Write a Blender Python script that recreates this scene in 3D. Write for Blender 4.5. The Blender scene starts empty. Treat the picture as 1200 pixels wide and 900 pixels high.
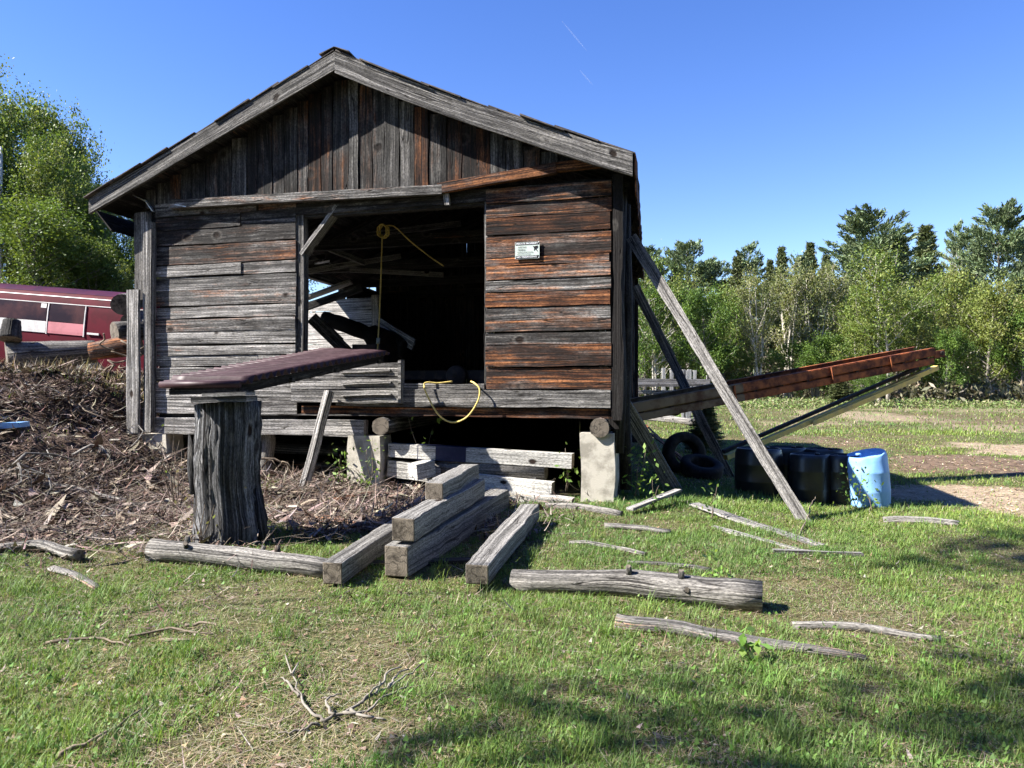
import bpy, bmesh, math, random
import numpy as np
from mathutils import Vector, Matrix
SEED = 11
rng = np.random.default_rng(SEED)
random.seed(SEED)
scene = bpy.context.scene
COL = scene.collection
R = math.radians
V = lambda *a: np.array(a, float)
def unit(v):
    v = np.asarray(v, float); return v / np.linalg.norm(v)

# ------------------------------------------------------------------ camera
FPX, EYE = 870.0, 1.6
cam_d = bpy.data.cameras.new('camera'); cam = bpy.data.objects.new('camera', cam_d); COL.objects.link(cam)
cam.location = (0, 0, EYE); cam.rotation_euler = (R(90), 0, 0)
cam_d.sensor_width = 36; cam_d.lens = 36 * FPX / 1200; cam_d.clip_end = 6000; cam_d.clip_start = 0.05
scene.camera = cam
def P(px, py, y):
    return V((px - 600) / FPX * y, y, EYE - (py - 450) / FPX * y)

# ------------------------------------------------------------------ value noise + terrain
_T = np.random.default_rng(99).random((256, 256))
def vnoise(x, y):
    x = np.asarray(x, float); y = np.asarray(y, float)
    xi = np.floor(x).astype(int); yi = np.floor(y).astype(int)
    fx = x - xi; fy = y - yi
    fx = fx * fx * (3 - 2 * fx); fy = fy * fy * (3 - 2 * fy)
    a = _T[xi & 255, yi & 255]; b = _T[(xi + 1) & 255, yi & 255]
    c = _T[xi & 255, (yi + 1) & 255]; d = _T[(xi + 1) & 255, (yi + 1) & 255]
    return (a * (1 - fx) + b * fx) * (1 - fy) + (c * (1 - fx) + d * fx) * fy
def fbm(x, y, o=4):
    s = 0; a = .5; t = 0
    for k in range(o):
        s = s + a * vnoise(x * 2 ** k + 17.3 * k, y * 2 ** k + 9.1 * k); t += a; a *= .5
    return s / t
def sst(a, b, x):
    t = np.clip((np.asarray(x, float) - a) / (b - a), 0, 1); return t * t * (3 - 2 * t)
def terrain(x, y):
    x = np.asarray(x, float); y = np.asarray(y, float)
    z = .18 * sst(5, 9.5, y) + np.clip(y - 10, 0, 90) * .0035
    m = sst(-4.1, -7.4, x) * np.clip((y - 6.2) * .255, 0, 1.42) * (1 - .0 * y)
    z = z + m + np.clip(-x - 7.4, 0, 6) * .02 * sst(8, 14, y)
    z = z + .12 * sst(-1.0, -4.0, x) * sst(8, 10, y)
    z = z + (fbm(x * .6 + 40, y * .6 + 40, 3) - .5) * .07 * sst(60, 20, np.hypot(x, y)) + (fbm(x * 3.5, y * 3.5, 2) - .5) * .03
    z = z - .15 * sst(2.2, 4.2, x) * sst(7, 9.3, y) * sst(45, 25, y)
    z = z + sst(-4.4, -6, x) * sst(6.5, 8.5, y) * (fbm(x * 1.6 + 7, y * 1.6, 3) - .5) * .28
    return z
def G(px, py):
    """the point of the terrain the ray through a photo pixel meets"""
    ys = np.concatenate([np.arange(2.2, 20, .01), np.arange(20, 120, .1)])
    xs = (px - 600) / FPX * ys; zs = EYE - (py - 450) / FPX * ys
    hit = np.nonzero(zs <= terrain(xs, ys))[0]
    i = hit[0] if len(hit) else len(ys) - 1
    return V(xs[i], ys[i], zs[i])
def gz(x, y): return float(terrain(x, y))

# ------------------------------------------------------------------ objects
def tag(o, label=None, cat=None, group=None, kind=None):
    for k, v in (('label', label), ('category', cat), ('group', group), ('kind', kind)):
        if v: o[k] = v
    return o
def empty(name, loc, label, cat, group=None):
    o = bpy.data.objects.new(name, None); COL.objects.link(o); o.location = tuple(loc); o.empty_display_size = .1
    return tag(o, label, cat, group)
def link(name, me, parent=None):
    o = bpy.data.objects.new(name, me); COL.objects.link(o)
    if parent is not None:
        o.parent = parent
        if parent.parent is None: o.matrix_parent_inverse = Matrix.Translation(-parent.location)
    return o
def copy_tree(o, parent=None):
    c = o.copy(); COL.objects.link(c)
    if parent is not None: c.parent = parent
    for ch in [k for k in bpy.data.objects if k.parent == o]: copy_tree(ch, c)
    return c

def mass_mesh(name, verts, faces_sizes, loops, mats, col=None, smooth=False, mi=None):
    me = bpy.data.meshes.new(name)
    verts = np.ascontiguousarray(verts, np.float32); loops = np.ascontiguousarray(loops, np.int32)
    fs = np.ascontiguousarray(faces_sizes, np.int32)
    me.vertices.add(len(verts)); me.vertices.foreach_set('co', verts.ravel())
    me.loops.add(len(loops)); me.loops.foreach_set('vertex_index', loops)
    st = np.zeros(len(fs), np.int32); st[1:] = np.cumsum(fs)[:-1]
    me.polygons.add(len(fs)); me.polygons.foreach_set('loop_start', st)
    try: me.polygons.foreach_set('loop_total', fs)
    except Exception: pass
    for m in mats: me.materials.append(m)
    if mi is not None: me.polygons.foreach_set('material_index', np.ascontiguousarray(mi, np.int32))
    if col is not None:
        a = me.color_attributes.new('tint', 'FLOAT_COLOR', 'POINT')
        c = np.ones((len(verts), 4), np.float32); c[:, :3] = col; a.data.foreach_set('color', c.ravel())
    me.polygons.foreach_set('use_smooth', np.full(len(fs), smooth))
    me.update(calc_edges=True); me.validate()
    return me

class MB:
    """collects boxes, boards, tubes; becomes ONE mesh with UVs along the grain and a per-piece tint"""
    def __init__(s): s.v = []; s.f = []; s.uv = []; s.c = []; s.mi = []; s.sm = []
    def add(s, vs, fs, uvs, col, mi=0, sm=False):
        o = len(s.v); s.v += [tuple(map(float, p)) for p in vs]
        for k, f in enumerate(fs):
            s.f.append(tuple(i + o for i in f)); s.uv.append(uvs[k]); s.c.append(col)
            s.mi.append(mi if not isinstance(mi, (list, tuple)) else mi[k]); s.sm.append(sm if not isinstance(sm, (list, tuple)) else sm[k])
    def build(s, name, mats, parent=None, flip=True, bevel=0):
        if not isinstance(mats, (list, tuple)): mats = [mats]
        me = bpy.data.meshes.new(name)
        me.from_pydata(s.v, [], s.f)
        for m in mats: me.materials.append(m)
        me.uv_layers.new(name='UVMap')
        U = np.array([c for f in s.uv for c in f], np.float32); me.uv_layers[0].data.foreach_set('uv', U.ravel())
        C = np.ones((len(U), 4), np.float32); i = 0
        for f, c in zip(s.f, s.c): C[i:i + len(f), :3] = c; i += len(f)
        me.color_attributes.new('tint', 'FLOAT_COLOR', 'CORNER'); me.color_attributes[0].data.foreach_set('color', C.ravel())
        me.polygons.foreach_set('material_index', s.mi); me.polygons.foreach_set('use_smooth', s.sm)
        if flip:
            bm = bmesh.new(); bm.from_mesh(me); bmesh.ops.recalc_face_normals(bm, faces=bm.faces); bm.to_mesh(me); bm.free()
        me.update()
        return link(name, me, parent)

def tint(r=(.35, .75), g=(0, .3), b=(0, .3)):
    return (random.uniform(*r), random.uniform(*g), random.uniform(*b))
def plank(mb, o, a, b, c, L, W, T, col=None, n=None, wob=.004, bow=0.0, end=0):
    """board from corner o: length L along a, width W along b, thickness T along c; edges waver"""
    o, a, b, c = map(lambda q: np.asarray(q, float), (o, a, b, c))
    col = col or tint(); n = n or max(2, int(L / .22))
    ru, rv = random.uniform(0, 90), random.uniform(0, 90)
    j = lambda k=1: random.uniform(-wob, wob) * k
    vs = []; ph = random.uniform(0, 6); w1 = wob * 1.2; ev = []
    for i in range(n + 1):
        t = i / n; q = o + a * (L * t) + c * (bow * math.sin(math.pi * t))
        e0 = j() + w1 * math.sin(t * 7 + ph); e1 = j() + w1 * math.sin(t * 9 + ph * 2); d0, d1 = j(.6), j(.6)
        ev.append((e0, e1))
        if i in (0, n): q = q + a * j(1.5)
        vs += [q + b * e0, q + b * (W + e1), q + b * (W + e1) + c * (T + d1), q + b * e0 + c * (T + d0)]
    cum = [0, W, W + T, 2 * W + T, 2 * W + 2 * T]
    fs = []; uv = []; mi = []
    for i in range(n):
        u0, u1 = ru + L * i / n, ru + L * (i + 1) / n
        for k in range(4):
            k2 = (k + 1) % 4
            fs.append((4 * i + k, 4 * i + 4 + k, 4 * i + 4 + k2, 4 * i + k2))
            sv = lambda q, st: rv + cum[q] + (ev[st][0] if q in (0, 4) else ev[st][1] if q == 1 else -ev[st][1] if False else 0)
            uv.append(((u0, sv(k, i)), (u1, sv(k, i + 1)), (u1, sv(k + 1, i + 1)), (u0, sv(k + 1, i)))); mi.append(0)
    ew, et = (W * 2.2, T * 2.2) if end else (W, T); eu, ev_ = (.5 - ew * .38, .5 - et * .42) if end else (ru, rv)
    ecap = ((eu, ev_), (eu + ew, ev_), (eu + ew, ev_ + et), (eu, ev_ + et))
    fs.append((0, 1, 2, 3)); uv.append(ecap); mi.append(end)
    m = 4 * n
    fs.append((m, m + 3, m + 2, m + 1)); uv.append((ecap[0], ecap[3], ecap[2], ecap[1])); mi.append(end)
    mb.add(vs, fs, uv, col, mi)
def beam(mb, A, B, w, h, up=(0, 0, 1), col=None, end=0, wob=.003, n=None, roll=0):
    """squared timber whose axis runs A to B"""
    A = np.asarray(A, float); B = np.asarray(B, float); a = unit(B - A)
    s = unit(np.cross(a, up)); u = np.cross(s, a)
    if roll: s, u = s * math.cos(roll) + u * math.sin(roll), u * math.cos(roll) - s * math.sin(roll)
    plank(mb, A - s * w / 2 - u * h / 2, a, s, u, np.linalg.norm(B - A), w, h, col, n=n, wob=wob, end=end)
def box(mb, lo, hi, col=(.5, .1, .1), wob=0.0):
    lo = np.asarray(lo, float); hi = np.asarray(hi, float); d = hi - lo
    plank(mb, lo, (1, 0, 0), (0, 1, 0), (0, 0, 1), d[0], d[1], d[2], col, n=2, wob=wob)
def smooth_path(pts, k=6):
    pts = [np.asarray(p, float) for p in pts]
    if len(pts) < 3: return pts
    q = [2 * pts[0] - pts[1]] + pts + [2 * pts[-1] - pts[-2]]; out = []
    for i in range(1, len(q) - 2):
        for j in range(k):
            t = j / k; p0, p1, p2, p3 = q[i - 1:i + 3]
            out.append(.5 * (2 * p1 + (p2 - p0) * t + (2 * p0 - 5 * p1 + 4 * p2 - p3) * t * t + (3 * p1 - p0 - 3 * p2 + p3) * t ** 3))
    return out + [pts[-1]]
def tube(mb, pts, rad, n=8, rough=0.0, col=None, end=0, sm=True, capped=True, flat=1.0, lobs=None):
    pts = [np.asarray(p, float) for p in pts]; m = len(pts)
    rad = [rad] * m if isinstance(rad, (int, float)) else list(rad)
    col = col or tint(); ru, rv = random.uniform(0, 90), random.uniform(0, 90)
    ref = np.array((0, 0, 1.0)); vs = []; L = 0; us = []
    lob = lobs or [random.uniform(-1, 1) for _ in range(n)]
    for i, p in enumerate(pts):
        t = unit(pts[min(i + 1, m - 1)] - pts[max(i - 1, 0)])
        if abs(t @ ref) > .96: ref = np.array((1.0, 0, 0)) if abs(t[0]) < .9 else np.array((0, 1.0, 0))
        s = unit(np.cross(t, ref)); u = np.cross(s, t)
        if i: L += np.linalg.norm(p - pts[i - 1])
        us.append(L)
        for k in range(n):
            an = 2 * math.pi * k / n; r = rad[i] * (1 + rough * (.6 * lob[k] + .4 * random.uniform(-1, 1)))
            vs.append(p + s * (math.cos(an) * r) + u * (math.sin(an) * r * flat))
    fs = []; uv = []; mi = []; smo = []
    for i in range(m - 1):
        for k in range(n):
            k2 = (k + 1) % n; v0, v1 = rv + 6.283 * rad[0] * k / n, rv + 6.283 * rad[0] * (k + 1) / n
            fs.append((i * n + k, i * n + k2, (i + 1) * n + k2, (i + 1) * n + k))
            uv.append(((ru + us[i], v0), (ru + us[i], v1), (ru + us[i + 1], v1), (ru + us[i + 1], v0))); mi.append(0); smo.append(sm)
    if capped:
        for base, i in ((0, 0), ((m - 1) * n, m - 1)):
            r = rad[i]; f = tuple(range(base, base + n))
            cu = tuple((.5 + math.cos(2 * math.pi * k / n) * .5, .5 + math.sin(2 * math.pi * k / n) * .5) for k in range(n))
            fs.append(f if i else f[::-1]); uv.append(cu if i else cu[::-1]); mi.append(end); smo.append(False)
    mb.add(vs, fs, uv, col, mi, smo)
def lathe(mb, c, prof, n=24, axis=(0, 0, 1), col=(.5, .1, .1), sm=True):
    """surface of revolution: prof = [(r, h)...] about axis through c"""
    c = np.asarray(c, float); a = unit(axis); s = unit(np.cross(a, (0.31, .87, .2))); u = np.cross(a, s); vs = []
    for r, h in prof:
        for k in range(n):
            an = 2 * math.pi * k / n; vs.append(c + a * h + (s * math.cos(an) + u * math.sin(an)) * max(r, 1e-4))
    fs = []; uv = []
    for i in range(len(prof) - 1):
        for k in range(n):
            k2 = (k + 1) % n; fs.append((i * n + k, i * n + k2, (i + 1) * n + k2, (i + 1) * n + k))
            uv.append(((k / n, prof[i][1]), ((k + 1) / n, prof[i][1]), ((k + 1) / n, prof[i + 1][1]), (k / n, prof[i + 1][1])))
    mb.add(vs, fs, uv, col, 0, sm)

# ------------------------------------------------------------------ materials
class NT:
    def __init__(s, name):
        s.m = bpy.data.materials.new(name); s.m.use_nodes = True; s.t = s.m.node_tree; s.n = s.t.nodes
        s.n.clear(); s.out = s.n.new('ShaderNodeOutputMaterial'); s.b = s.n.new('ShaderNodeBsdfPrincipled')
        s.t.links.new(s.b.outputs[0], s.out.inputs[0])
        s.b.inputs['Specular IOR Level'].default_value = .25
    def put(s, sock, v):
        if isinstance(v, bpy.types.NodeSocket): s.t.links.new(v, sock)
        elif isinstance(v, (tuple, list)): sock.default_value = (*v, 1) if len(v) == 3 and sock.type == 'RGBA' else v
        else: sock.default_value = v
    def set(s, **k):
        for a, v in k.items(): s.put(s.b.inputs[a.replace('_', ' ')], v)
    def tc(s, w='Object'):
        return s.n.new('ShaderNodeTexCoord').outputs[w]
    def attr(s, name='tint'):
        a = s.n.new('ShaderNodeAttribute'); a.attribute_name = name; return a.outputs['Color']
    def sep(s, v):
        q = s.n.new('ShaderNodeSeparateXYZ'); s.put(q.inputs[0], v); return q.outputs
    def comb(s, x, y, z=0.0):
        q = s.n.new('ShaderNodeCombineXYZ')
        for i, v in enumerate((x, y, z)): s.put(q.inputs[i], v)
        return q.outputs[0]
    def vm(s, op, a, b):
        q = s.n.new('ShaderNodeVectorMath'); q.operation = op; s.put(q.inputs[0], a); s.put(q.inputs[1], b); return q.outputs[0]
    def ma(s, op, a, b=0.0, c=0.0, clamp=False):
        q = s.n.new('ShaderNodeMath'); q.operation = op; q.use_clamp = clamp
        s.put(q.inputs[0], a); s.put(q.inputs[1], b); s.put(q.inputs[2], c); return q.outputs[0]
    def noise(s, vec, scale=1.0, detail=4, rough=.55, dist=0.0, out='Fac'):
        q = s.n.new('ShaderNodeTexNoise'); s.put(q.inputs['Vector'], vec); q.inputs['Scale'].default_value = scale
        q.inputs['Detail'].default_value = detail; q.inputs['Roughness'].default_value = rough; q.inputs['Distortion'].default_value = dist
        return q.outputs[out]
    def voro(s, vec, scale=1.0, out='Distance', feat='F1'):
        q = s.n.new('ShaderNodeTexVoronoi'); q.feature = feat; s.put(q.inputs['Vector'], vec); q.inputs['Scale'].default_value = scale
        return q.outputs[out]
    def ramp(s, fac, stops):
        q = s.n.new('ShaderNodeValToRGB'); s.put(q.inputs[0], fac); e = q.color_ramp.elements
        while len(e) < len(stops): e.new(.5)
        for k, (p, c) in enumerate(stops):
            e[k].position = p; e[k].color = (*c, 1) if isinstance(c, tuple) else (c, c, c, 1)
        return q.outputs[0]
    def mix(s, fac, a, b, mode='MIX'):
        q = s.n.new('ShaderNodeMix'); q.data_type = 'RGBA'; q.blend_type = mode
        s.put(q.inputs[0], fac); s.put(q.inputs[6], a); s.put(q.inputs[7], b); return q.outputs[2]
    def bump(s, h, strength=.5, dist=.01):
        q = s.n.new('ShaderNodeBump'); q.inputs['Strength'].default_value = strength; q.inputs['Distance'].default_value = dist
        s.put(q.inputs['Height'], h); s.put(s.b.inputs['Normal'], q.outputs[0])

def wood(name, grey=(.022, .11, .36), orange=((.014, .006, .004), (.10, .036, .016), (.46, .19, .075)), warm=(1.0, .95, .90), gain=1.0, bump=.8, dark=(.010, .0075, .007), crack=1.0, vs=1.0):
    t = NT(name); uv = t.tc('UV'); s = t.sep(uv)
    at = t.sep(t.attr())
    u, v0 = s[0], t.ma('MULTIPLY', s[1], t.ma('MULTIPLY_ADD', at[0], .9, .55))   # ring width differs from board to board
    wv = t.ma('MULTIPLY', t.ma('SUBTRACT', t.noise(t.comb(t.ma('MULTIPLY', u, 1.3), t.ma('MULTIPLY', v0, 2.5), 1.0), 1, 2), .5), .04)
    v = t.ma('ADD', v0, wv)
    # every grain line starts at a place of its own, so that no columns line up
    sh = lambda f, k, z: t.ma('MULTIPLY_ADD', t.noise(t.comb(z, t.ma('MULTIPLY', v, f), z), 1, 1), k, u)
    nz = lambda fu, fv, z, d=4, r=.6, k=6.0, sf=1.0: t.noise(t.comb(t.ma('MULTIPLY', sh(fv * vs * .9 * sf, k, z), fu), t.ma('MULTIPLY', v, fv * vs), z), 1, d, r)
    n1 = nz(.6, 26.0, 0.3, 4, .62, 9); n4 = nz(1.3, 95.0, 3.3, 2, .6, 8)
    n2 = nz(.6, 7.0, 7.3, 4, .6, 3); n3 = nz(1.1, 4.5, 11.3, 5, .68, 1.2); n5 = t.noise(t.comb(t.ma('MULTIPLY', u, 4), t.ma('MULTIPLY', v, 9), 2.0), 1, 4, .65)
    g = t.ma('ADD', t.ma('MULTIPLY', n1, .55), t.ma('ADD', t.ma('MULTIPLY', n4, .27), t.ma('MULTIPLY', n5, .18)))
    w = lambda k: tuple(k * q for q in warm)
    gc = t.ramp(g, [(.40, w(grey[0])), (.495, w(grey[1])), (.60, w(grey[2]))])
    oc = t.ramp(g, [(.41, orange[0]), (.495, orange[1]), (.60, orange[2])])
    thr = t.ma('SUBTRACT', .70, t.ma('MULTIPLY', at[1], .38))
    n6 = t.noise(t.comb(t.ma('MULTIPLY', u, 1.7), t.ma('MULTIPLY', v, 4.0), 5.0), 1, 5, .7)
    n3b = t.ma('ADD', t.ma('MULTIPLY', n3, .40), t.ma('ADD', t.ma('MULTIPLY', n1, .22), t.ma('MULTIPLY', n6, .38)))
    mo = t.ma('MULTIPLY_ADD', t.ma('SUBTRACT', n3b, thr), 8.0, .5, True)
    c = t.mix(mo, gc, oc)
    thd = t.ma('SUBTRACT', .69, t.ma('MULTIPLY', at[2], .36))
    n7 = t.noise(t.comb(t.ma('MULTIPLY', u, 2.6), t.ma('MULTIPLY', v, 8.0), 9.0), 1, 6, .75)
    n2b = t.ma('ADD', t.ma('MULTIPLY', n2, .42), t.ma('ADD', t.ma('MULTIPLY', n4, .18), t.ma('MULTIPLY', n7, .40)))
    md = t.ma('MULTIPLY_ADD', t.ma('SUBTRACT', n2b, thd), 10.0, .5, True)
    c = t.mix(t.ma('MULTIPLY', md, .88), c, dark)
    cn = nz(.5, 11.0, 21.3, 2, .5, .6, .3)
    ck = t.ma('SUBTRACT', 1.0, t.ma('MULTIPLY', t.ma('ABSOLUTE', t.ma('SUBTRACT', cn, .52)), 70.0), 0, True)
    ck = t.ma('MULTIPLY', ck, t.ma('MULTIPLY_ADD', t.ma('SUBTRACT', n3, .5), 6.0, .7, True)); ck = t.ma('MULTIPLY', ck, crack)
    c = t.mix(ck, c, (.008, .006, .005))
    kv = t.comb(t.ma('MULTIPLY', u, 2.3), t.ma('MULTIPLY', v0, 3.2))
    kd = t.voro(kv); kc = t.sep(t.voro(kv, 1, 'Color'))
    kd = t.ma('ADD', kd, t.ma('MULTIPLY', t.ma('SUBTRACT', n4, .5), .1))
    ko = t.ma('LESS_THAN', kc[0], .45)
    kn = t.ma('MULTIPLY', ko, t.ma('MULTIPLY', t.ma('SUBTRACT', 1.0, t.ma('MULTIPLY', kd, 7.0), 0, True), 2.0, 0, True))
    kr = t.ma('MULTIPLY', ko, t.ma('SUBTRACT', 1.0, t.ma('MULTIPLY', t.ma('ABSOLUTE', t.ma('SUBTRACT', kd, .19)), 16.0), 0, True))
    c = t.mix(t.ma('MULTIPLY', kr, .22), c, t.mix(mo, (.30, .28, .25), (.36, .15, .06)))
    c = t.mix(t.ma('MULTIPLY', kn, 1.5, 0, True), c, (.016, .009, .006))
    spk = t.noise(t.comb(t.ma('MULTIPLY', u, 28.0), t.ma('MULTIPLY', v, 75.0), 4.0), 1, 3, .7)
    c = t.mix(1.0, c, t.ramp(spk, [(.36, .45), (.5, 1.0), (.66, 1.45)]), 'MULTIPLY')
    val = t.ma('MULTIPLY_ADD', at[0], 1.5 * gain, .25 * gain)
    c = t.mix(1.0, c, t.comb(val, val, val), 'MULTIPLY')
    t.set(Base_Color=c, Roughness=.86)
    t.bump(t.ma('SUBTRACT', t.ma('MULTIPLY_ADD', n2, .5, g), t.ma('ADD', t.ma('MULTIPLY', kn, .4), t.ma('MULTIPLY', ck, .5))), bump, .03)
    return t.m
def rings(name, light, darkc):
    t = NT(name); uv = t.tc('UV'); o = t.vm('SUBTRACT', uv, (.5, .5, 0)); ob = t.tc('Object')
    w = t.n.new('ShaderNodeTexWave'); w.wave_type = 'RINGS'; w.rings_direction = 'Z'
    t.put(w.inputs['Vector'], o); w.inputs['Scale'].default_value = 8; w.inputs['Distortion'].default_value = 3.5; w.inputs['Detail'].default_value = 4
    c = t.mix(t.ma('MULTIPLY_ADD', w.outputs['Fac'], .45, .3), darkc, light)
    ck = t.ma('SUBTRACT', 1.0, t.ma('MULTIPLY', t.ma('ABSOLUTE', t.ma('SUBTRACT', t.noise(ob, 7, 2), .5)), 45.0), 0, True); c = t.mix(t.ma('MULTIPLY', ck, .8), c, (.012, .01, .008)); n = t.noise(ob, 9, 5, .7)
    c = t.mix(t.ma('MULTIPLY_ADD', t.ma('SUBTRACT', n, .55), 5, .3, True), c, tuple(k * .35 for k in darkc))
    t.set(Base_Color=c, Roughness=.9); t.bump(t.noise(ob, 30, 5, .7), .6, .01); return t.m
def paint(name, col, col2=None, scale=4, rough=.5, metal=0, lo=.45, hi=.62, bump=.15, bs=40, spec=None):
    t = NT(name); ob = t.tc(); n = t.noise(ob, scale, 6, .65)
    c = t.ramp(n, [(lo, col), (hi, col2 or tuple(k * .7 for k in col))])
    t.set(Base_Color=c, Roughness=rough, Metallic=metal)
    if spec is not None: t.b.inputs['Specular IOR Level'].default_value = spec
    if bump: t.bump(t.noise(ob, bs, 4, .6), bump, .008)
    return t.m
def leafmat(name, trans=.35, gain=1.0):
    t = NT(name); c = t.attr(); tr = t.n.new('ShaderNodeBsdfTranslucent'); mx = t.n.new('ShaderNodeMixShader')
    t.put(t.b.inputs['Base Color'], c); t.b.inputs['Roughness'].default_value = .55; t.b.inputs['Specular IOR Level'].default_value = .3
    t.put(tr.inputs[0], t.mix(1.0, c, (1.25, 1.2, .7), 'MULTIPLY')); mx.inputs[0].default_value = trans
    t.t.links.new(t.b.outputs[0], mx.inputs[1]); t.t.links.new(tr.outputs[0], mx.inputs[2]); t.t.links.new(mx.outputs[0], t.out.inputs[0])
    return t.m

M = {}
M['wood'] = wood('weathered_wood')
M['pale'] = wood('silver_wood', grey=(.04, .16, .34), gain=1.0, bump=.6)
M['darkwood'] = wood('dark_wood', grey=(.012, .045, .12), gain=.9)  # on shed interior parts the dark tone stands in for shade
M['timber'] = wood('squared_timber', grey=(.05, .14, .25), warm=(1.0, .96, .9), bump=.4, dark=(.05, .045, .04))
M['logwood'] = wood('bleached_log', grey=(.03, .13, .27), warm=(1, .94, .86), bump=1.0)
M['stump'] = wood('stump_wood', grey=(.012, .055, .19), warm=(.97, .97, 1.0), bump=1.0)
M['white'] = wood('old_white_paint', grey=(.13, .30, .44), warm=(1, .97, .90), bump=.35, dark=(.2, .18, .15))
M['yellowwood'] = wood('yellow_painted_wood', grey=(.16, .42, .58), warm=(1, .82, .36), bump=.3, gain=1.25)
M['endgrain'] = rings('end_grain', (.21, .18, .145), (.11, .09, .07))
M['paleend'] = rings('pale_end_grain', (.45, .38, .29), (.22, .17, .12))
M['concrete'] = paint('concrete', (.46, .43, .37), (.27, .25, .21), 5, .9, bump=.5, bs=60)
M['rust'] = paint('rusted_steel', (.095, .032, .020), (.42, .135, .046), 5, .8, bump=.5, lo=.40, hi=.62)
M['darkrust'] = paint('dark_steel', (.03, .022, .02), (.07, .045, .035), 6, .7)
M['shadedsteel'] = paint('shaded_worn_steel', (.24, .17, .10), (.11, .055, .03), 3, .8)  # duller tone paints the shed's shadow into the boom's lower part
M['maroonmetal'] = paint('maroon_sheet_metal', (.034, .015, .018), (.062, .034, .038), 6, .5, bump=.1)
M['roofing'] = paint('old_roofing', (.05, .045, .045), (.12, .10, .09), 4, .85, bump=.6, bs=30)
M['tin'] = paint('weathered_tin', (.42, .43, .45), (.25, .24, .24), 5, .45, metal=.5)
M['rope'] = paint('yellow_cord', (.68, .52, .16), (.50, .38, .12), 20, .6)
M['plug'] = paint('grey_plug', (.38, .40, .34), None, 20, .5)
M['blackplastic'] = paint('black_plastic', (.010, .011, .013), (.022, .022, .022), 5, .32, spec=.5, bump=.06, bs=12)
M['blueplastic'] = paint('blue_plastic', (.19, .40, .74), (.27, .48, .78), 4, .5, bump=.12, bs=9, lo=.42, hi=.66)
M['bluepaint'] = paint('dark_blue_paint', (.010, .012, .040), (.02, .024, .06), 8, .6)
M['rubber'] = paint('rubber', (.012, .012, .013), (.035, .032, .03), 7, .8)
M['vanpaint'] = paint('maroon_paint', (.080, .003, .011), (.052, .003, .008), 2, .65, spec=.08, bump=0)
M['vantop'] = paint('faded_purple_paint', (.050, .008, .026), (.028, .006, .022), 2, .55, spec=.12, bump=0)
M['vanwhite'] = paint('white_trim', (.55, .53, .51), (.42, .40, .38), 3, .45, bump=0)
M['vanpink'] = paint('pink_faded_paint', (.42, .15, .165), (.34, .12, .13), 3, .5, bump=0)
M['vanglass'] = paint('tinted_glass', (.014, .004, .004), (.055, .020, .015), 1.3, .3, spec=.2, bump=0)
M['signface'] = paint('sign_face', (.50, .57, .53), (.42, .48, .45), 6, .5, bump=0)
M['signink'] = paint('sign_ink', (.012, .013, .016), None, 6, .5, bump=0)
M['signgrey'] = paint('sign_grey_ink', (.12, .14, .14), None, 6, .5, bump=0)
M['signwhite'] = paint('sign_white_ink', (.80, .82, .85), None, 6, .5, bump=0)
M['yellowpaint'] = paint('yellow_paint', (.80, .60, .16), (.55, .42, .16), 6, .5)
M['leaf'] = leafmat('leaf')
M['grassleaf'] = leafmat('grass_blade', .3)
M['needle'] = leafmat('needle', .12)
M['bark'] = paint('grey_bark', (.22, .20, .17), (.10, .085, .07), 3, .9, bump=.4, bs=20)
M['palebark'] = paint('pale_bark', (.46, .43, .37), (.24, .21, .18), 4, .85, bump=.2)
M['twig'] = paint('twig_bark', (.20, .16, .12), (.09, .07, .055), 8, .9)
# ------------------------------------------------------------------ the shed
LW = V(-5.461, 10.924, 0); DS = V(.9635, -.2677, 0); N0 = V(.2677, .9635, 0); NB = V(.184, .983, 0); UP = V(0, 0, 1)
WID = 6.944; DEP = 9.5
def S(s, t, z, o=0.0): return LW + DS * s + NB * t + N0 * o + UP * z
def wall_s(px):
    k = (px - 600) / FPX; return float((k * LW[1] - LW[0]) / (DS[0] - k * DS[1]))
def wall_z(px, py):
    y = (LW + DS * wall_s(px))[1]; return EYE - (py - 450) / FPX * y
shed = empty('lumber_shed', S(WID / 2, 0, 1.2), 'weathered dark plank shed with gable roof and large open bay, raised on piers', 'shed')
ORG = lambda z: (random.uniform(.35, .75), random.uniform(.75, 1.0), random.uniform(.05, .45))
GRY = lambda z: (random.uniform(.4, .8), random.uniform(.02, .3), random.uniform(.05, .4))
s_o0, s_o1 = wall_s(352), wall_s(569)
sL, sR = wall_s(183), wall_s(716)

def hboards(mb, ref, rows, s0, s1, kinds, splits=0.0, o=0.0, slope=0.0):
    for i in range(len(rows) - 1):
        zt, zb = wall_z(ref, rows[i]), wall_z(ref, rows[i + 1])
        cuts = [s0, s1]
        if random.random() < splits: cuts = [s0, s0 + (s1 - s0) * random.choice((.38, .62, .74)), s1]
        for q0, q1 in zip(cuts, cuts[1:]):
            out = o - random.uniform(0, .032)
            ov = random.uniform(-.004, .012)
            plank(mb, S(q0 + random.uniform(0, .012), 0, zb + random.uniform(.002, .012), out), unit(DS + UP * (slope + random.uniform(-.003, .003))), UP, N0,
                  q1 - q0 - random.uniform(.004, .02), zt - zb - random.uniform(.008, .026) + ov, .035, kinds(i), wob=.0035)
zz = lambda px, py: wall_z(px, py)
mb = MB()
def klw(i):
    if i < 4: return (random.uniform(.3, .5), random.uniform(.3, .52), random.uniform(.45, .65))
    if i in (6, 7, 8): return (random.uniform(.45, .75), random.uniform(.2, .36), random.uniform(.3, .5))
    return (random.uniform(.55, .9) + .02 * i - .1, random.uniform(.0, .25), random.uniform(.2, .5))
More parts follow.
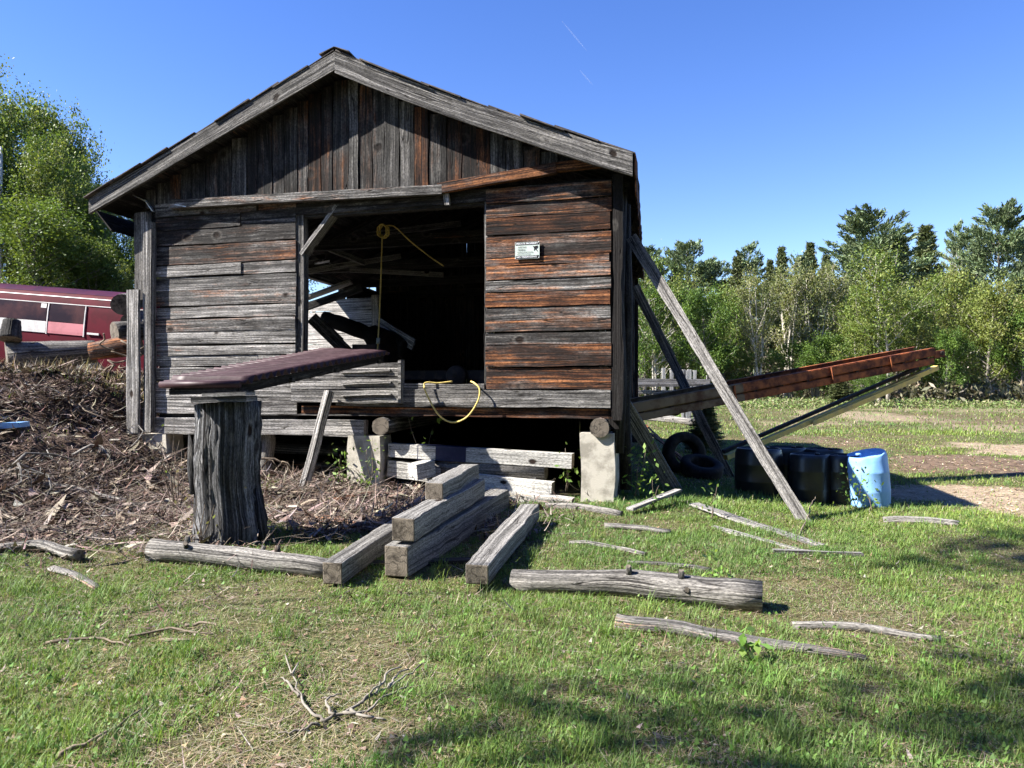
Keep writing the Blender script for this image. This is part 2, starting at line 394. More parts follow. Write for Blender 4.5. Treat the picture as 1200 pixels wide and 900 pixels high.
hboards(mb, 185, [240, 256, 272, 290, 312, 326, 342, 360, 374, 390, 405, 417, 430, 447, 465, 484], sL, s_o0 - .06, klw, .5)
mb.build('left_wall_boards', M['wood'], shed)
mb = MB(); plank(mb, S(sL + .02, 0, zz(185, 500), .045), DS, UP, N0, s_o0 - sL - .1, 2.9, .02, (.2, .2, .6)); mb.build('dark_gap_backing', M['darkwood'], shed)  # added dark sheet, shuts out light so board gaps read as shade
mb = MB()
def krw(i):
    if i < 3: return (random.uniform(.2, .35), random.uniform(.6, .8), random.uniform(.4, .6))
    return (random.uniform(.4, .75), random.uniform(.5, .8) if i not in (6, 8, 10) else .35, random.uniform(.4, .65))
hboards(mb, 569, [222, 240, 256, 277, 303, 313, 329, 343, 361, 376, 390, 404, 430, 456], s_o1, sR, krw, 0)
mb.build('right_wall_boards', M['wood'], shed)
mb = MB(); plank(mb, S(s_o1 + .03, 0, zz(569, 470), .045), DS, UP, N0, sR - s_o1 - .04, 2.75, .02, (.2, .2, .6)); mb.build('dark_gap_backing', M['darkwood'], shed)  # same added dark sheet behind the right boards
mb = MB()   # boards under the opening and the sill courses
zz = lambda px, py: wall_z(px, py)
plank(mb, S(s_o0 + .55, 0, zz(569, 477), -.03), DS, UP, N0, sR - s_o0 - .56, zz(569, 457) - zz(569, 477), .12, (.55, .08, .3), wob=.006)
plank(mb, S(s_o0 + .55, 0, zz(569, 457) + .006, -.01), DS, UP, N0, s_o1 - s_o0 - .56, .075, .10, (.7, .05, .15), wob=.005)
plank(mb, S(s_o0, 0, zz(569, 489), .02), DS, UP, N0, sR - s_o0 + .06, zz(569, 478) - zz(569, 489), .14, (.4, .7, .5), wob=.005)
plank(mb, S(wall_s(176), 0, zz(185, 507), -.04), DS, UP, N0, wall_s(428) - wall_s(176), .22, .14, (.85, .12, .1), wob=.006)
plank(mb, S(wall_s(180), 0, zz(185, 484) - .004, -.015), DS, UP, N0, wall_s(455) - wall_s(180), -(-.012), .05, (.5, .1, .3), wob=.003)
mb.build('sill_beam', M['wood'], shed)
mb = MB()   # proud boards left of the opening's foot
q0, q1 = wall_s(345), wall_s(470)
for a_, b_, k in ((425, 441, (.55, .1, .2)), (441.5, 456, (.62, .1, .2)), (456.5, 472, (.6, .1, .2))):
    zt, zb = zz(420, a_), zz(420, b_)
    plank(mb, S(q0, 0, zb, -.09 - random.uniform(0, .01)), DS, UP, N0, q1 - q0, zt - zb - .006, .05, k, wob=.005)
for py in (437, 450.5, 464):
    plank(mb, S(wall_s(405), 0, zz(420, py), -.125), unit(DS + UP * .03), UP, N0, wall_s(462) - wall_s(405), .022, .03, (.8, 0, 0), wob=.003)
plank(mb, S(q1, 0, zz(470, 472), -.11), DS, UP, N0, .05, zz(470, 425) - zz(470, 472) + .03, .12, (.6, .1, .2))
mb.build('apron_boards', M['wood'], shed)

# gable
sr = 3.35; zr_b, ze_b = 5.66, 4.02          # rake underside at ridge / eave tips
SL_, SR_ = -.62, 7.22
def roof_z(s, top=False):
    k = (s - SL_) / (sr - SL_) if s < sr else (SR_ - s) / (SR_ - sr)
    sag = -.05 * math.sin(math.pi * np.clip(k, 0, 1)) if s > sr else .0
    return ze_b + (zr_b - ze_b) * k + sag + (.30 if top else 0)
def head_z(s):   # underside of the gable boards
    px = s
    return float(np.interp(s, [0, wall_s(215), wall_s(400), wall_s(520), wall_s(640), WID], [4.20, 4.18, 4.13, 4.10, 4.24, 4.26]))
mb = MB(); s = .1
while s < WID - .1:
    w = random.uniform(.15, .25); zb = head_z(s + w / 2) - .02; zt = min(roof_z(s), roof_z(s + w)) + .12
    c = (random.uniform(.02, .16), random.uniform(.35, .75) if 2.6 < s < 5.4 else random.uniform(.2, .5), random.uniform(.35, .7))
    if random.random() < .2: c = (.2, .15, .4)
    if zt - zb > .05:
        plank(mb, S(s, 0, zb, -.02 - random.uniform(0, .02)), UP, DS, N0, zt - zb, w - random.uniform(.006, .016), .03, c, wob=.005)
    s += w
mb.build('gable_boards', M['wood'], shed)
mb = MB()
for x0, x1, dy, h in ((205, 521, 0, .12), (517, 655, .02, .13), (650, 722, .03, .11)):
    a, b = wall_s(x0), wall_s(x1)
    beam(mb, S(a, 0, head_z(a) - .0 + dy, -.085), S(b, 0, head_z(b) - .0 + dy, -.085), .09, h, col=(.5 if x0 < 500 else .26, .3 if x0 < 500 else .7, .4), wob=.006)
beam(mb, S(.05, 0, 4.0, .06), S(WID - .02, 0, 4.02, .06), .12, .16, col=(.3, .3, .6))
plank(mb, S(wall_s(523), 0, head_z(wall_s(523)) - .2, -.075), unit(UP - DS * .12), DS, N0, .15, .07, .04, (.7, .1, .2))
mb.build('header_beam', M['wood'], shed)

# rake boards, roof skins, rafters
RO = -.30
for nm, a, b in (('rake_board', SL_, sr), ('rake_board', sr, SR_)):
    mb = MB()
    n = 8
    seg = [(a + (b - a) * i / n) for i in range(n + 1)]
    ru, rv = random.uniform(0, 50), random.uniform(0, 50); vs = []; fs = []; uv = []
    W_ = .235 if a == SL_ else .275
    for i, q in enumerate(seg):
        z = roof_z(q); jit = random.uniform(-.006, .006)
        off = .012 * (i in (0, n))
        for o_, zz_ in ((RO - .025, z + .285 - W_ + jit), (RO - .025, z + .285 + jit), (RO + .02, z + .285 + jit), (RO + .02, z + .285 - W_ + jit)): vs.append(S(q, 0, zz_, o_))
    Lr = math.hypot(b - a, zr_b - ze_b); cum = [0, W_, W_ + .045, 2 * W_ + .045, 2 * W_ + .09]
    for i in range(n):
        for k in range(4):
            k2 = (k + 1) % 4; fs.append((4 * i + k, 4 * i + 4 + k, 4 * i + 4 + k2, 4 * i + k2))
            u0, u1 = ru + Lr * i / n, ru + Lr * (i + 1) / n
            uv.append(((u0, rv + cum[k]), (u1, rv + cum[k]), (u1, rv + cum[k + 1]), (u0, rv + cum[k + 1])))
    fs += [(0, 1, 2, 3), (4 * n, 4 * n + 3, 4 * n + 2, 4 * n + 1)]; uv += [((ru, rv), (ru, rv + .28), (ru + .04, rv + .28), (ru + .04, rv))] * 2
    mb.add(vs, fs, uv, (.30 if a == SL_ else .42, .04, .22))
    mb.build(nm, M['pale'] if False else M['wood'], shed)
def roof_side(a, b, holes, nm):
    """board sheathing from ridge to eave, boards run front to back"""
    mb = MB(); n = 14; jag = []
    for i in range(n):
        q0, q1 = a + (b - a) * i / n, a + (b - a) * (i + 1) / n
        z0, z1 = roof_z(q0) + .17, roof_z(q1) + .17
        spans = [(-.0, DEP + .3)]
        for (h0, h1, t0, t1) in holes:
            if h0 <= (i + .5) / n <= h1:
                spans = [(s0, min(s1, t0 + random.uniform(-.4, .4))) for s0, s1 in spans if s0 < t0] + [(max(s0, t1 + random.uniform(-.5, .5)), s1) for s0, s1 in spans if s1 > t1]
        for t0, t1 in spans:
            if t1 - t0 < .2: continue
            o = S(q0, t0, z0, RO + .022); bb = S(q1, t0, z1, RO + .022) - o; W_ = np.linalg.norm(bb)
            nn = unit(np.cross(NB, bb)); nn = nn if nn[2] > 0 else -nn
            plank(mb, o, NB, unit(bb), nn, t1 - t0, W_ - .004, .03, (.35, .25, .5), n=4, wob=.002)
    mb.build(nm, M['darkwood'], shed)  # dark wood paints the shade under the roof
roof_side(SL_, sr, [], 'roof_sheathing')
roof_side(SR_, sr, [], 'roof_sheathing')
for a, b, holes in ((SL_, sr, False), (SR_, sr, False)):
    mb = MB(); rows = 9
    for i in range(rows):
        q0, q1 = a + (b - a) * (i / rows - .012), a + (b - a) * ((i + 1) / rows + .015)
        if i == rows - 1: q1 = b
        t = 0
        while t < DEP + .35:
            w = random.uniform(.5, 1.1); w = min(w, DEP + .4 - t)
            if not (holes and i / rows < .3 and 4.4 < t + w / 2 < 6.6):
                lift = random.uniform(0, .014) + (.006 if t == 0 else 0)
                f = RO - random.uniform(.02, .075) if t == 0 else RO
                o = S(q0, t, roof_z(q0) + .285 + lift * .4, f); e = S(q1, t, roof_z(q1) + .295 + lift, f)
                bb = e - o; nn = unit(np.cross(NB, bb)); nn = nn if nn[2] > 0 else -nn
                plank(mb, o, NB, unit(bb), nn, w, np.linalg.norm(bb), .014, (.5, 0, 0), n=2, wob=.012)
            t += w * .985
    mb.build('roof_shingles', M['roofing'], shed)
mb = MB()   # frayed boards hanging at the right eave
for t in np.arange(.0, DEP, .22):
    h = random.uniform(.22, .42) if t < 3 else random.uniform(.1, .25)
    plank(mb, S(SR_ + .02, t, roof_z(SR_) + .27 - h, RO), NB, UP, DS, .215, h, .02, (.4, .75, .5), n=2, wob=.008)
mb.build('eave_board', M['wood'], shed)
mb = MB()   # ridge cap scraps
for t in np.arange(0, DEP, .6):
    for sg in (-1, 1):
        e = sr + sg * .22; o = S(sr, t, roof_z(sr) + .335 + random.uniform(0, .02), RO - (.05 if t == 0 else 0)); bb = S(e, t, roof_z(e) + .34, RO) - S(sr, t, roof_z(sr) + .335, RO)
        nn = unit(np.cross(NB, bb)); nn = nn if nn[2] > 0 else -nn
        plank(mb, o, NB, unit(bb), nn, .58, .24, .012, (.5, 0, 0), n=2, wob=.015)
mb.build('ridge_cap', M['roofing'], shed)
for t in np.arange(.5, DEP, 1.15):
    mb = MB()
    for a in (SL_ + .1, SR_ - .1):
        beam(mb, S(a, t, roof_z(a) + .08), S(sr, t, roof_z(sr) + .08), .06, .15, col=(.5, .2, .3))
    mb.build('rafter_pair', M['darkwood'], shed)  # rafters darkened for the interior shade
for t in (.1, 2.4, 4.7, 7.0, 9.3):
    mb = MB(); beam(mb, S(.1, t, 3.98), S(WID - .1, t, 4.0), .14, .18, col=(.35, .2, .4)); mb.build('tie_beam', M['darkwood'], shed)
mb = MB(); beam(mb, S(.07, 0, 3.98, .06), S(.07, DEP, 4.0), .15, .18, col=(.5, .1, .3)); mb.build('wall_plate', M['wood'], shed)
mb = MB(); beam(mb, S(WID - .07, 0, 3.98, .06), S(WID - .07, DEP, 4.0), .15, .18, col=(.4, .1, .4)); mb.build('wall_plate', M['wood'], shed)
# posts
ZF = zz(569, 457)
for s, t, z0 in ((s_o0 - .02, .08, ZF - .1), (s_o1 + .05, .08, ZF - .1), (.08, 2.4, ZF), (.1, 4.7, ZF), (.1, 7.0, ZF), (.1, 9.3, ZF), (WID - .1, .1, ZF), (WID - .1, 4.7, ZF), (WID - .1, 9.3, ZF)):
    mb = MB(); beam(mb, S(s, t, z0), S(s, t, 3.95), .13, .13, up=tuple(N0), col=(.4, .1, .3)); mb.build('post', M['wood'], shed)
mb = MB(); beam(mb, S(s_o0 + .0, .10, zz(352, 298)), S(wall_s(394), .10, zz(394, 240)), .05, .19, up=tuple(N0), col=(.75, .05, .1)); mb.build('knee_brace', M['wood'], shed)
# left corner boards
mb = MB()
a0, a1, a2 = wall_s(158), wall_s(173), wall_s(184)
plank(mb, S(a0, 0, zz(165, 507), -.16), UP, DS, N0, zz(165, 341) - zz(165, 507), a1 - a0 - .02, .045, (.75, .08, .1), wob=.005)
plank(mb, S(a1 + .03, 0, zz(178, 506), -.12), UP, DS, N0, zz(178, 262) - zz(178, 506), a2 - a1 - .03, .11, (.55, .05, .2), wob=.006)
plank(mb, S(a0 + .04, 0, zz(165, 360), -.05), UP, DS, N0, zz(165, 250) - zz(165, 360), a1 - a0 + .05, .10, (.4, .1, .4), wob=.006)
mb.build('corner_boards', M['wood'], shed)
# right side wall, vertical boards with a dark corner post of split bark slabs
mb = MB(); t = .15
while t < DEP:
    w = random.uniform(.16, .3)
    plank(mb, S(WID, t, 1.22 + random.uniform(-.1, .1), .0) + DS * random.uniform(0, .04), UP, NB, DS, 2.85 + random.uniform(-.1, .1), w - .008, .03, (random.uniform(.2, .5), random.uniform(.1, .5), random.uniform(.4, .8)), wob=.008)
    t += w
mb.build('right_side_wall', M['darkwood'], shed)
mb = MB()
plank(mb, S(sR + .02, 0, 1.15, -.02), UP, DS, N0, 3.0, .12, .14, (.35, .2, .7), wob=.012, n=16)
plank(mb, S(WID - .06, 0, 1.05, .02), UP, DS, N0, 2.95, .14, .16, (.3, .15, .8), wob=.018, n=16)
tube(mb, [S(WID + .06, .1, .75), S(WID + .09, .12, 1.6), S(WID + .07, .1, 2.6), S(WID + .1, .12, 3.95)], [.07, .08, .065, .07], 8, .12, (.4, .15, .6))
tube(mb, [S(WID + .14, .5, .25), S(WID + .12, .5, 1.3), S(WID + .16, .55, 2.4), S(WID + .14, .5, 3.9)], [.08, .075, .07, .06], 8, .12, (.4, .15, .6))
mb.build('corner_post', M['darkwood'], shed)
mb = MB(); t = 7.5  # unseen boards added to keep the sun off the rear wall
while t < DEP:
    w = random.uniform(.18, .28); plank(mb, S(.0, t, ZF - .1), UP, NB, DS, 2.55, w - .004, .03, (random.uniform(.2, .5), .2, .5), wob=.005); t += w
mb.build('added_left_wall', M['darkwood'], shed)
# rear wall with gaps, floor, sill logs
mb = MB(); s = 0
while s < WID:
    w = random.uniform(.15, .26); gap = -.002 if random.random() < .86 else random.uniform(.003, .010)
    top = max(roof_z(s), roof_z(s + w)) + .2
    z0 = .15  # carried down to the ground to block light under the floor
    plank(mb, S(s, DEP, z0), UP, DS, N0, top - z0, w - gap, .03, (random.uniform(.2, .5), .3, .5), wob=.003)
    s += w
mb.build('rear_wall', M['darkwood'], shed)  # boards darkened to stand in for the shade at the back
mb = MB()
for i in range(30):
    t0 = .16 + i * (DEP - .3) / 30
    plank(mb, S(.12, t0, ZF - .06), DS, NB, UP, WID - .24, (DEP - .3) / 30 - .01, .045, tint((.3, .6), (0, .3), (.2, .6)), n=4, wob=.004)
mb.build('floor_deck', M['darkwood'], shed)  # floor darkened for the interior shade as well
for s in (wall_s(196), wall_s(449), wall_s(703)):
    mb = MB(); y0 = zz(569, 489) - .11 if s > 5 else zz(430, 497) - .02
    tube(mb, smooth_path([S(s, -.10 if s > 2 else .2, y0), S(s, 3, y0 + .02), S(s, DEP, y0)]), .12, 12, .06, (.5, .3, .4), end=1)
    mb.build('floor_log', [M['wood'], M['endgrain']], shed)
# hanging flashing under the left eave
for A_, B_, w_ in ((P(157, 229, 10.9), P(171, 236, 10.85), .06), (P(171, 235, 10.85), P(180, 248, 10.8), .05), (P(201, 239, 10.7), P(220, 243, 10.6), .09)):
    mb = MB(); beam(mb, A_, B_, w_, .012, col=(.5, 0, 0)); mb.build('loose_flashing', M['tin'], shed)
mb = MB()   # left soffit flap
plank(mb, S(-.42, -.15, 3.85), NB, unit(UP * .4 - DS * .35), unit(DS + UP), 1.6, .4, .02, (.3, .3, .6), wob=.01)
plank(mb, S(-.02, .1, 3.3), UP, NB, DS, .75, .5, .03, (.3, .2, .6)); plank(mb, S(-.02, 1.6, 3.2), UP, NB, DS, .75, .4, .03, (.3, .2, .6))
mb.build('left_soffit', M['darkwood'], shed)
for s_ in (.02, WID - .03):  # skirts added on both sides to keep the underfloor dark
    mb = MB(); plank(mb, S(s_, .5, .0), NB, UP, DS, DEP - .5, 1.5, .03, (.4, .2, .5), n=20, wob=.01); mb.build('added_light_skirt', M['wood'], shed)

# ------------------------------------------------------------------ what stands in and under the shed
def pier(lo_px, hi_px, ytop, ybot, label, depth=.36, dt=.0, top_extra=0):
    a, b = wall_s(lo_px), wall_s(hi_px); mid = (lo_px + hi_px) / 2
    p = S((a + b) / 2, dt, 0); zt = zz(mid, ytop); zb = zz(mid, ybot) - .3
    mb = MB(); plank(mb, S(a, dt, zb, -.05), UP, DS, N0, zt - zb, b - a, depth, (.5, 0, 0), n=6, wob=.008)
    o = mb.build('concrete_pier', M['concrete']); tag(o, label, 'pier', 'concrete piers under the shed front'); return o
pier(681, 721, 508, 588, 'pale concrete pier at the right front corner of the shed, with a mossy foot')
pier(409, 447, 510, 572, 'concrete pier crossed by a diagonal shadow, beside the slanted prop')
pier(170, 198, 508, 548, 'low concrete pier half buried in bark under the left corner boards')
mb = MB(); a = G(313, 556); zt = zz(312, 508)
tube(mb, smooth_path([a - UP * .2, a + UP * .2 + DS * -.01, a + UP * .45 + DS * .03, V(a[0], a[1], zt)]), [.13, .125, .12, .115, .115, .11, .11, .105, .105, .1, .1, .1, .1, .1, .1, .1, .1, .1, .1][:19], 12, .06, (.75, .1, .15), end=1)
tag(mb.build('log_post', [M['logwood'], M['endgrain']]), 'short round log post holding up the sill behind the stump', 'post')

# saw rig, dark inside the shed
saw = empty('saw_carriage', S(3.2, 2.6, ZF), 'dark steel saw carriage standing inside the shed opening', 'saw carriage')
mb = MB()
for t in (2.0, 3.0): beam(mb, S(1.4, t, ZF + .22), S(5.6, t, ZF + .22), .1, .14, col=(.5, 0, 0))
for s in (1.6, 3.2, 4.8): beam(mb, S(s, 1.95, ZF + .12), S(s, 3.05, ZF + .12), .1, .18, col=(.5, 0, 0))
mb.build('frame', M['darkrust'], saw)
mb = MB(); lathe(mb, S(3.0, 2.5, ZF + .55), [(.02, -.004), (.42, -.004), (.42, .004), (.02, .004)], 40, tuple(DS), sm=False); mb.build('saw_blade', M['darkrust'], saw)
mb = MB(); plank(mb, S(2.6, 1.9, ZF + .3), DS, NB, UP, .5, .5, .42, (.5, 0, 0)); mb.build('motor_housing', M['darkrust'], saw)
for s in (2.2, 4.4):
    mb = MB(); lathe(mb, S(s, 1.92, ZF + .2), [(.02, -.05), (.15, -.05), (.17, -.02), (.17, .02), (.15, .05), (.02, .05)], 24, tuple(N0)); mb.build('wheel', M['darkrust'], saw)
def lumber(A, B, w, h, label, cat='board', name='plank', mat='wood', col=None, group=None, wob=.005, up=(0, 0, 1), end=0, roll=0):
    mb = MB(); beam(mb, A, B, w, h, col=col or tint((.5, .8), (0, .2), (0, .3)), wob=wob, up=up, end=end, roll=roll)
    o = mb.build(name, [M[mat], M['endgrain']]); tag(o, label, cat, group); return o
def PS(px, py, t):  # the pixel ray at shed depth t behind the front wall
    k = (px - 600) / FPX; o = LW + N0 * t; s = float((k * o[1] - o[0]) / (DS[0] - k * DS[1])); q = o + DS * s
    return V(q[0], q[1], EYE - (py - 450) / FPX * q[1])
lumber(PS(365, 372, 2.2), PS(408, 414, 2.6), .06, .2, 'fallen dark rafter sloping down behind the left edge of the opening', 'rafter', 'fallen_rafter', col=(.5, .1, .4))
lumber(PS(378, 376, 3.0), PS(400, 398, 3.0), .10, .05, 'pale split slab lying on the fallen rafter in the opening', 'slab', 'slab', 'pale', col=(.5, .1, .2))
lumber(PS(442, 378, 4.0), PS(485, 404, 3.6), .04, .22, 'grey board leaning in the dark behind the hanging cord', 'board', 'leaning_board', col=(.6, .1, .2))
lumber(PS(352, 352, 5.6), PS(412, 330, 5.9), .35, .06, 'sun bleached slanted plank seen through the opening at left', 'board', 'slanted_plank', 'pale', col=(.8, 0, 0))
lumber(PS(352, 362, 5.5), PS(425, 337, 5.8), .1, .16, 'dark beam under the slanted bleached plank', 'beam', 'fallen_beam', col=(.25, .2, .6))
mb = MB(); tube(mb, smooth_path([PS(378, 372, 3.4), PS(412, 384, 3.5), PS(446, 397, 3.7), PS(478, 409, 3.8)]), [.12, .13, .13, .14, .14, .14, .14, .14, .14, .13, .2, .2, .2, .2, .2, .2, .2, .2, .2][:19], 12, .1, (.1, .2, .8))
tag(mb.build('bark_log', M['darkwood']), 'thick dark log lying slanted on the shed floor', 'log')
# board partition lit through the collapsed side
part = MB(); q0, q1 = PS(346, 400, 7.6), PS(436, 400, 6.3)
dv = q1 - q0; L_ = np.linalg.norm(dv)
for i in range(8):
    z0 = ZF + i * .27
    plank(part, V(q0[0], q0[1], z0), unit(dv), UP, N0, L_, .262, .03, (.75, .0, .1), wob=.005)
tag(part.build('board_partition', M['pale']), 'sunlit bleached board partition at the back left of the shed', 'partition')
mb = MB(); a = PS(441, 400, 6.2); beam(mb, V(a[0], a[1], ZF), V(a[0], a[1], 3.6), .16, .16, up=tuple(N0), col=(.8, .1, .1)); tag(mb.build('inner_post', M['pale']), 'pale post at the right edge of the bleached partition', 'post')
for k, (a, b, lab) in enumerate((((360, 318, 3.4), (470, 300, 4.2), 'upper fallen roof batten hanging in the opening'), ((382, 290, 2.6), (428, 308, 3.6), 'short grey batten hanging below the knee brace'), ((410, 316, 4.4), (520, 322, 5.0), 'lower fallen batten behind the yellow cord'), ((430, 275, 3.0), (540, 262, 3.4), 'dark batten lying across the tie beams'))):
    lumber(PS(*a), PS(*b), .04, .1, lab, 'batten', 'batten', 'pale', (.8, .1, .2), group='fallen battens in the shed')
mb = MB()
for px, py, w in ((360, 303, .35), (368, 309, .3), (384, 311, .22), (366, 298, .25)):
    a = PS(px, py, 4.6 + random.random() * .4); beam(mb, a, a + V(w, .1, random.uniform(-.2, .1)), .22, .01, col=(.5, 0, 0), roll=random.uniform(-.8, .8))
tag(mb.build('crumpled_tin', M['tin']), 'crumpled bright roofing tin hanging in the collapsed corner', 'tin sheet')

# stack of old timbers under the floor
for k, (a, b, d, w, h, mat, col, lab) in enumerate((
        ((458, 527), (672, 540), 0.12, .16, .18, 'white', (.7, 0, 0), 'long white painted beam with a dark blue band, topmost of the pile under the shed'),
        ((458, 548), (520, 556), 0.15, .2, .22, 'white', (.55, 0, .1), 'white beam under the blue banded beam, next to the middle pier'),
        ((560, 563), (648, 573), -.02, .17, .17, 'white', (.8, .05, .05), 'cream squared timber with a cut end, above the lowest one'),
        ((570, 578), (672, 590), -.15, .16, .13, 'white', (.7, .25, .1), 'lowest cream timber of the pile, its end at the right pier'),
        ((560, 556), (630, 560), .12, .14, .08, 'pale', (.7, 0, .1), 'thin grey board between the timbers under the shed'))):
    A, B = PS(a[0], a[1], d), PS(b[0], b[1], d - .03)
    o = lumber(A, B, w, h, lab, 'timber', 'painted_timber', mat, col, 'timbers stored under the shed', end=1)
    if k == 0:
        mb = MB(); a1 = A + (B - A) * .17; b1 = A + (B - A) * .44; beam(mb, a1, b1, w + .012, h + .012, col=(.5, 0, 0)); mb.build('painted_band', M['bluepaint'], o)
mb = MB(); tube(mb, [PS(505, 548, .14), PS(560, 550, .12), PS(640, 553, .10)], .11, 12, .05, (.45, .1, .2), end=1)
tag(mb.build('grey_log', [M['logwood'], M['endgrain']]), 'round grey log under the white banded beam', 'log', 'timbers stored under the shed')
mb = MB(); beam(mb, PS(483, 553, -.25), PS(505, 548, .0), .2, .2, col=(.85, 0, 0), end=0); tag(mb.build('timber_offcut', M['white']), 'white splintered timber offcut with blue paint behind the stacked beams', 'offcut')
lumber(PS(320, 525, 1.8), PS(450, 530, 1.8), .16, .16, 'grey beam lying in the dark under the left of the shed', 'beam', 'stored_beam', col=(.6, .1, .2))
lumber(PS(330, 545, 1.5), PS(445, 552, 1.5), .16, .14, 'brown beam on the ground under the left of the shed', 'beam', 'stored_beam', col=(.4, .4, .3))

# yellow cords
mb = MB()
tube(mb, smooth_path([PS(530, 447, .1), PS(514, 449, .0), PS(497, 450, -.10), PS(505, 472, -.12), PS(517, 489, -.12), PS(532, 495, -.12), PS(548, 488, -.12), PS(560, 470, -.12), PS(562, 456, -.11), PS(556, 449, -.05), PS(552, 447, .15)]), .011, 8, 0, (.5, 0, 0))
tag(mb.build('yellow_cord', M['rope']), 'yellow cord looping down over the sill below the opening', 'cord')
cord = empty('hanging_cord', PS(446, 268, 1.2), 'coiled yellow extension cord hanging in the shed opening with a dangling plug', 'extension cord')
mb = MB(); c0 = PS(449, 271, 1.2)
pts = []
for k in range(46):
    an = k * .72; pts.append(c0 + DS * (.075 * math.cos(an)) * (1 + .12 * math.sin(k)) + UP * (.10 * math.sin(an)) + N0 * (.05 * math.sin(k * 1.7)))
tube(mb, smooth_path(pts, 3), .009, 6, 0, (.5, 0, 0)); mb.build('coil', M['rope'], cord)
mb = MB(); tube(mb, smooth_path([PS(448, 275, 1.2), PS(446.5, 320, 1.2), PS(445, 360, 1.2), PS(443, 400, 1.2), PS(442, 414, 1.2)]), .011, 6, 0, (.5, 0, 0)); mb.build('drop', M['rope'], cord)
mb = MB(); tube(mb, smooth_path([PS(452, 264, 1.2), PS(463, 266, 1.25), PS(480, 282, 1.4), PS(500, 298, 1.6), PS(520, 312, 1.8)]), .010, 6, 0, (.5, 0, 0)); mb.build('branch_line', M['rope'], cord)
mb = MB(); tube(mb, [PS(443.5, 396, 1.19), PS(443, 403, 1.19)], .028, 8, 0, (.5, 0, 0)); mb.build('plug', M['plug'], cord)

# the notice on the right wall
w0, w1 = wall_s(604.5), wall_s(633); z1, z0 = wall_z(604.5, 285), wall_z(604.5, 304.5)
sign = empty('notice_sign', S((w0 + w1) / 2, 0, (z0 + z1) / 2, -.03), 'small white notice with black bands nailed to the orange wall boards', 'sign')
SW, SH = w1 - w0, z1 - z0
mb = MB(); plank(mb, S(w0, 0, z0, -.037), DS, UP, N0, SW, SH, .006, (.5, 0, 0), n=2, wob=0); mb.build('sign_board', M['signface'], sign)
for nm, f0, f1 in (('top_band', .83, .985), ('bottom_band', .03, .19)):
    mb = MB(); plank(mb, S(w0 + .008, 0, z0 + SH * f0, -.0395), DS, UP, N0, SW - .016, SH * (f1 - f0), .002, (.5, 0, 0), n=2, wob=0); mb.build(nm, M['signink'], sign)
def text(body, fx, fz, hgt, mat, width=None, bold=.0):
    cu = bpy.data.curves.new('lettering', 'FONT'); cu.body = body; cu.size = 1; cu.extrude = 0; cu.align_x = 'LEFT'; cu.offset = bold
    o = bpy.data.objects.new('t', cu); COL.objects.link(o); dg = bpy.context.evaluated_depsgraph_get(); dg.update()
    me = bpy.data.meshes.new_from_object(o.evaluated_get(dg)); bpy.data.objects.remove(o)
    co = np.array([v.co[:] for v in me.vertices]); co -= co.min(0); mx = co.max(0)
    sy = SH * hgt / mx[1]; sx = (SW * width / mx[0]) if width else sy
    W_ = [S(w0 + SW * fx + x * sx, 0, z0 + SH * fz + y * sy, -.0415) for x, y, _ in co]
    me.vertices.foreach_set('co', np.array(W_, np.float32).ravel()); me.materials.append(M[mat]); me.update()
    link('lettering', me, sign)
text('PRIVATE PROPERTY', .06, .855, .10, 'signwhite', .88, .02)
text('HUNTING', .12, .66, .09, 'signgrey', .34, .02)
text('FISHING', .12, .50, .09, 'signgrey', .30, .02)
text('TRAPPING OR MOTORIZED', .08, .36, .07, 'signgrey', .66, .015)
text('VEHICLES NOT ALLOWED', .08, .25, .06, 'signgrey', .55, .015)
text('NO TRESPASSING', .07, .06, .10, 'signwhite', .82, .02)
mb = MB()
pr = [(.73, .76), (.78, .72), (.84, .735), (.92, .76), (.94, .70), (.90, .62), (.86, .58), (.93, .44), (.91, .42), (.83, .55), (.81, .56), (.79, .48), (.775, .48), (.785, .60), (.75, .68)]
n = len(pr); vs = [S(w0 + SW * x, 0, z0 + SH * y, -.0412) for x, y in pr] + [S(w0 + SW * x, 0, z0 + SH * y, -.0385) for x, y in pr]
mb.add(vs, [tuple(range(n)), tuple(range(2 * n - 1, n - 1, -1))] + [(i, (i + 1) % n, n + (i + 1) % n, n + i) for i in range(n)], [((0, 0),) * n] * 2 + [((0, 0),) * 4] * n, (.5, 0, 0))
mb.build('animal_emblem', M['signink'], sign)
for fx, fz in ((.02, .96), (.98, .96), (.02, .04), (.98, .04)):
    mb = MB(); lathe(mb, S(w0 + SW * fx, 0, z0 + SH * fz, -.038), [(.008, 0), (.006, .004), (.001, .005)], 10, tuple(-N0)); mb.build('nail', M['tin'], sign)
# ------------------------------------------------------------------ stump, ramp, prop
mb = MB(); a = G(268, 631); zt = EYE - 22 / FPX * a[1]
nr = 15; pts = []; rad = []
for i in range(nr):
    f = i / (nr - 1); z = a[2] - .15 + (zt - a[2] + .15) * f
    pts.append(V(a[0] - .02 * f + .012 * math.sin(f * 9), a[1] + .01 * math.sin(f * 7), z)); rad.append((.35 - .055 * min(1, f * 2.2)) * (1 + .015 * math.sin(f * 12)))
tube(mb, pts, rad, 96, .13, (.75, .06, .34), end=1, lobs=[float(2.2 * (fbm(3 + 2.2 * math.cos(6.283 * k / 96), 5 + 2.2 * math.sin(6.283 * k / 96), 2) - .5) - 1.3 * max(0, 1 - abs(fbm(20 + 3.2 * math.cos(6.283 * k / 96), 9 + 3.2 * math.sin(6.283 * k / 96), 2) - .5) * 22)) for k in range(96)])
sp = a + V(-.28, -.05, 0)
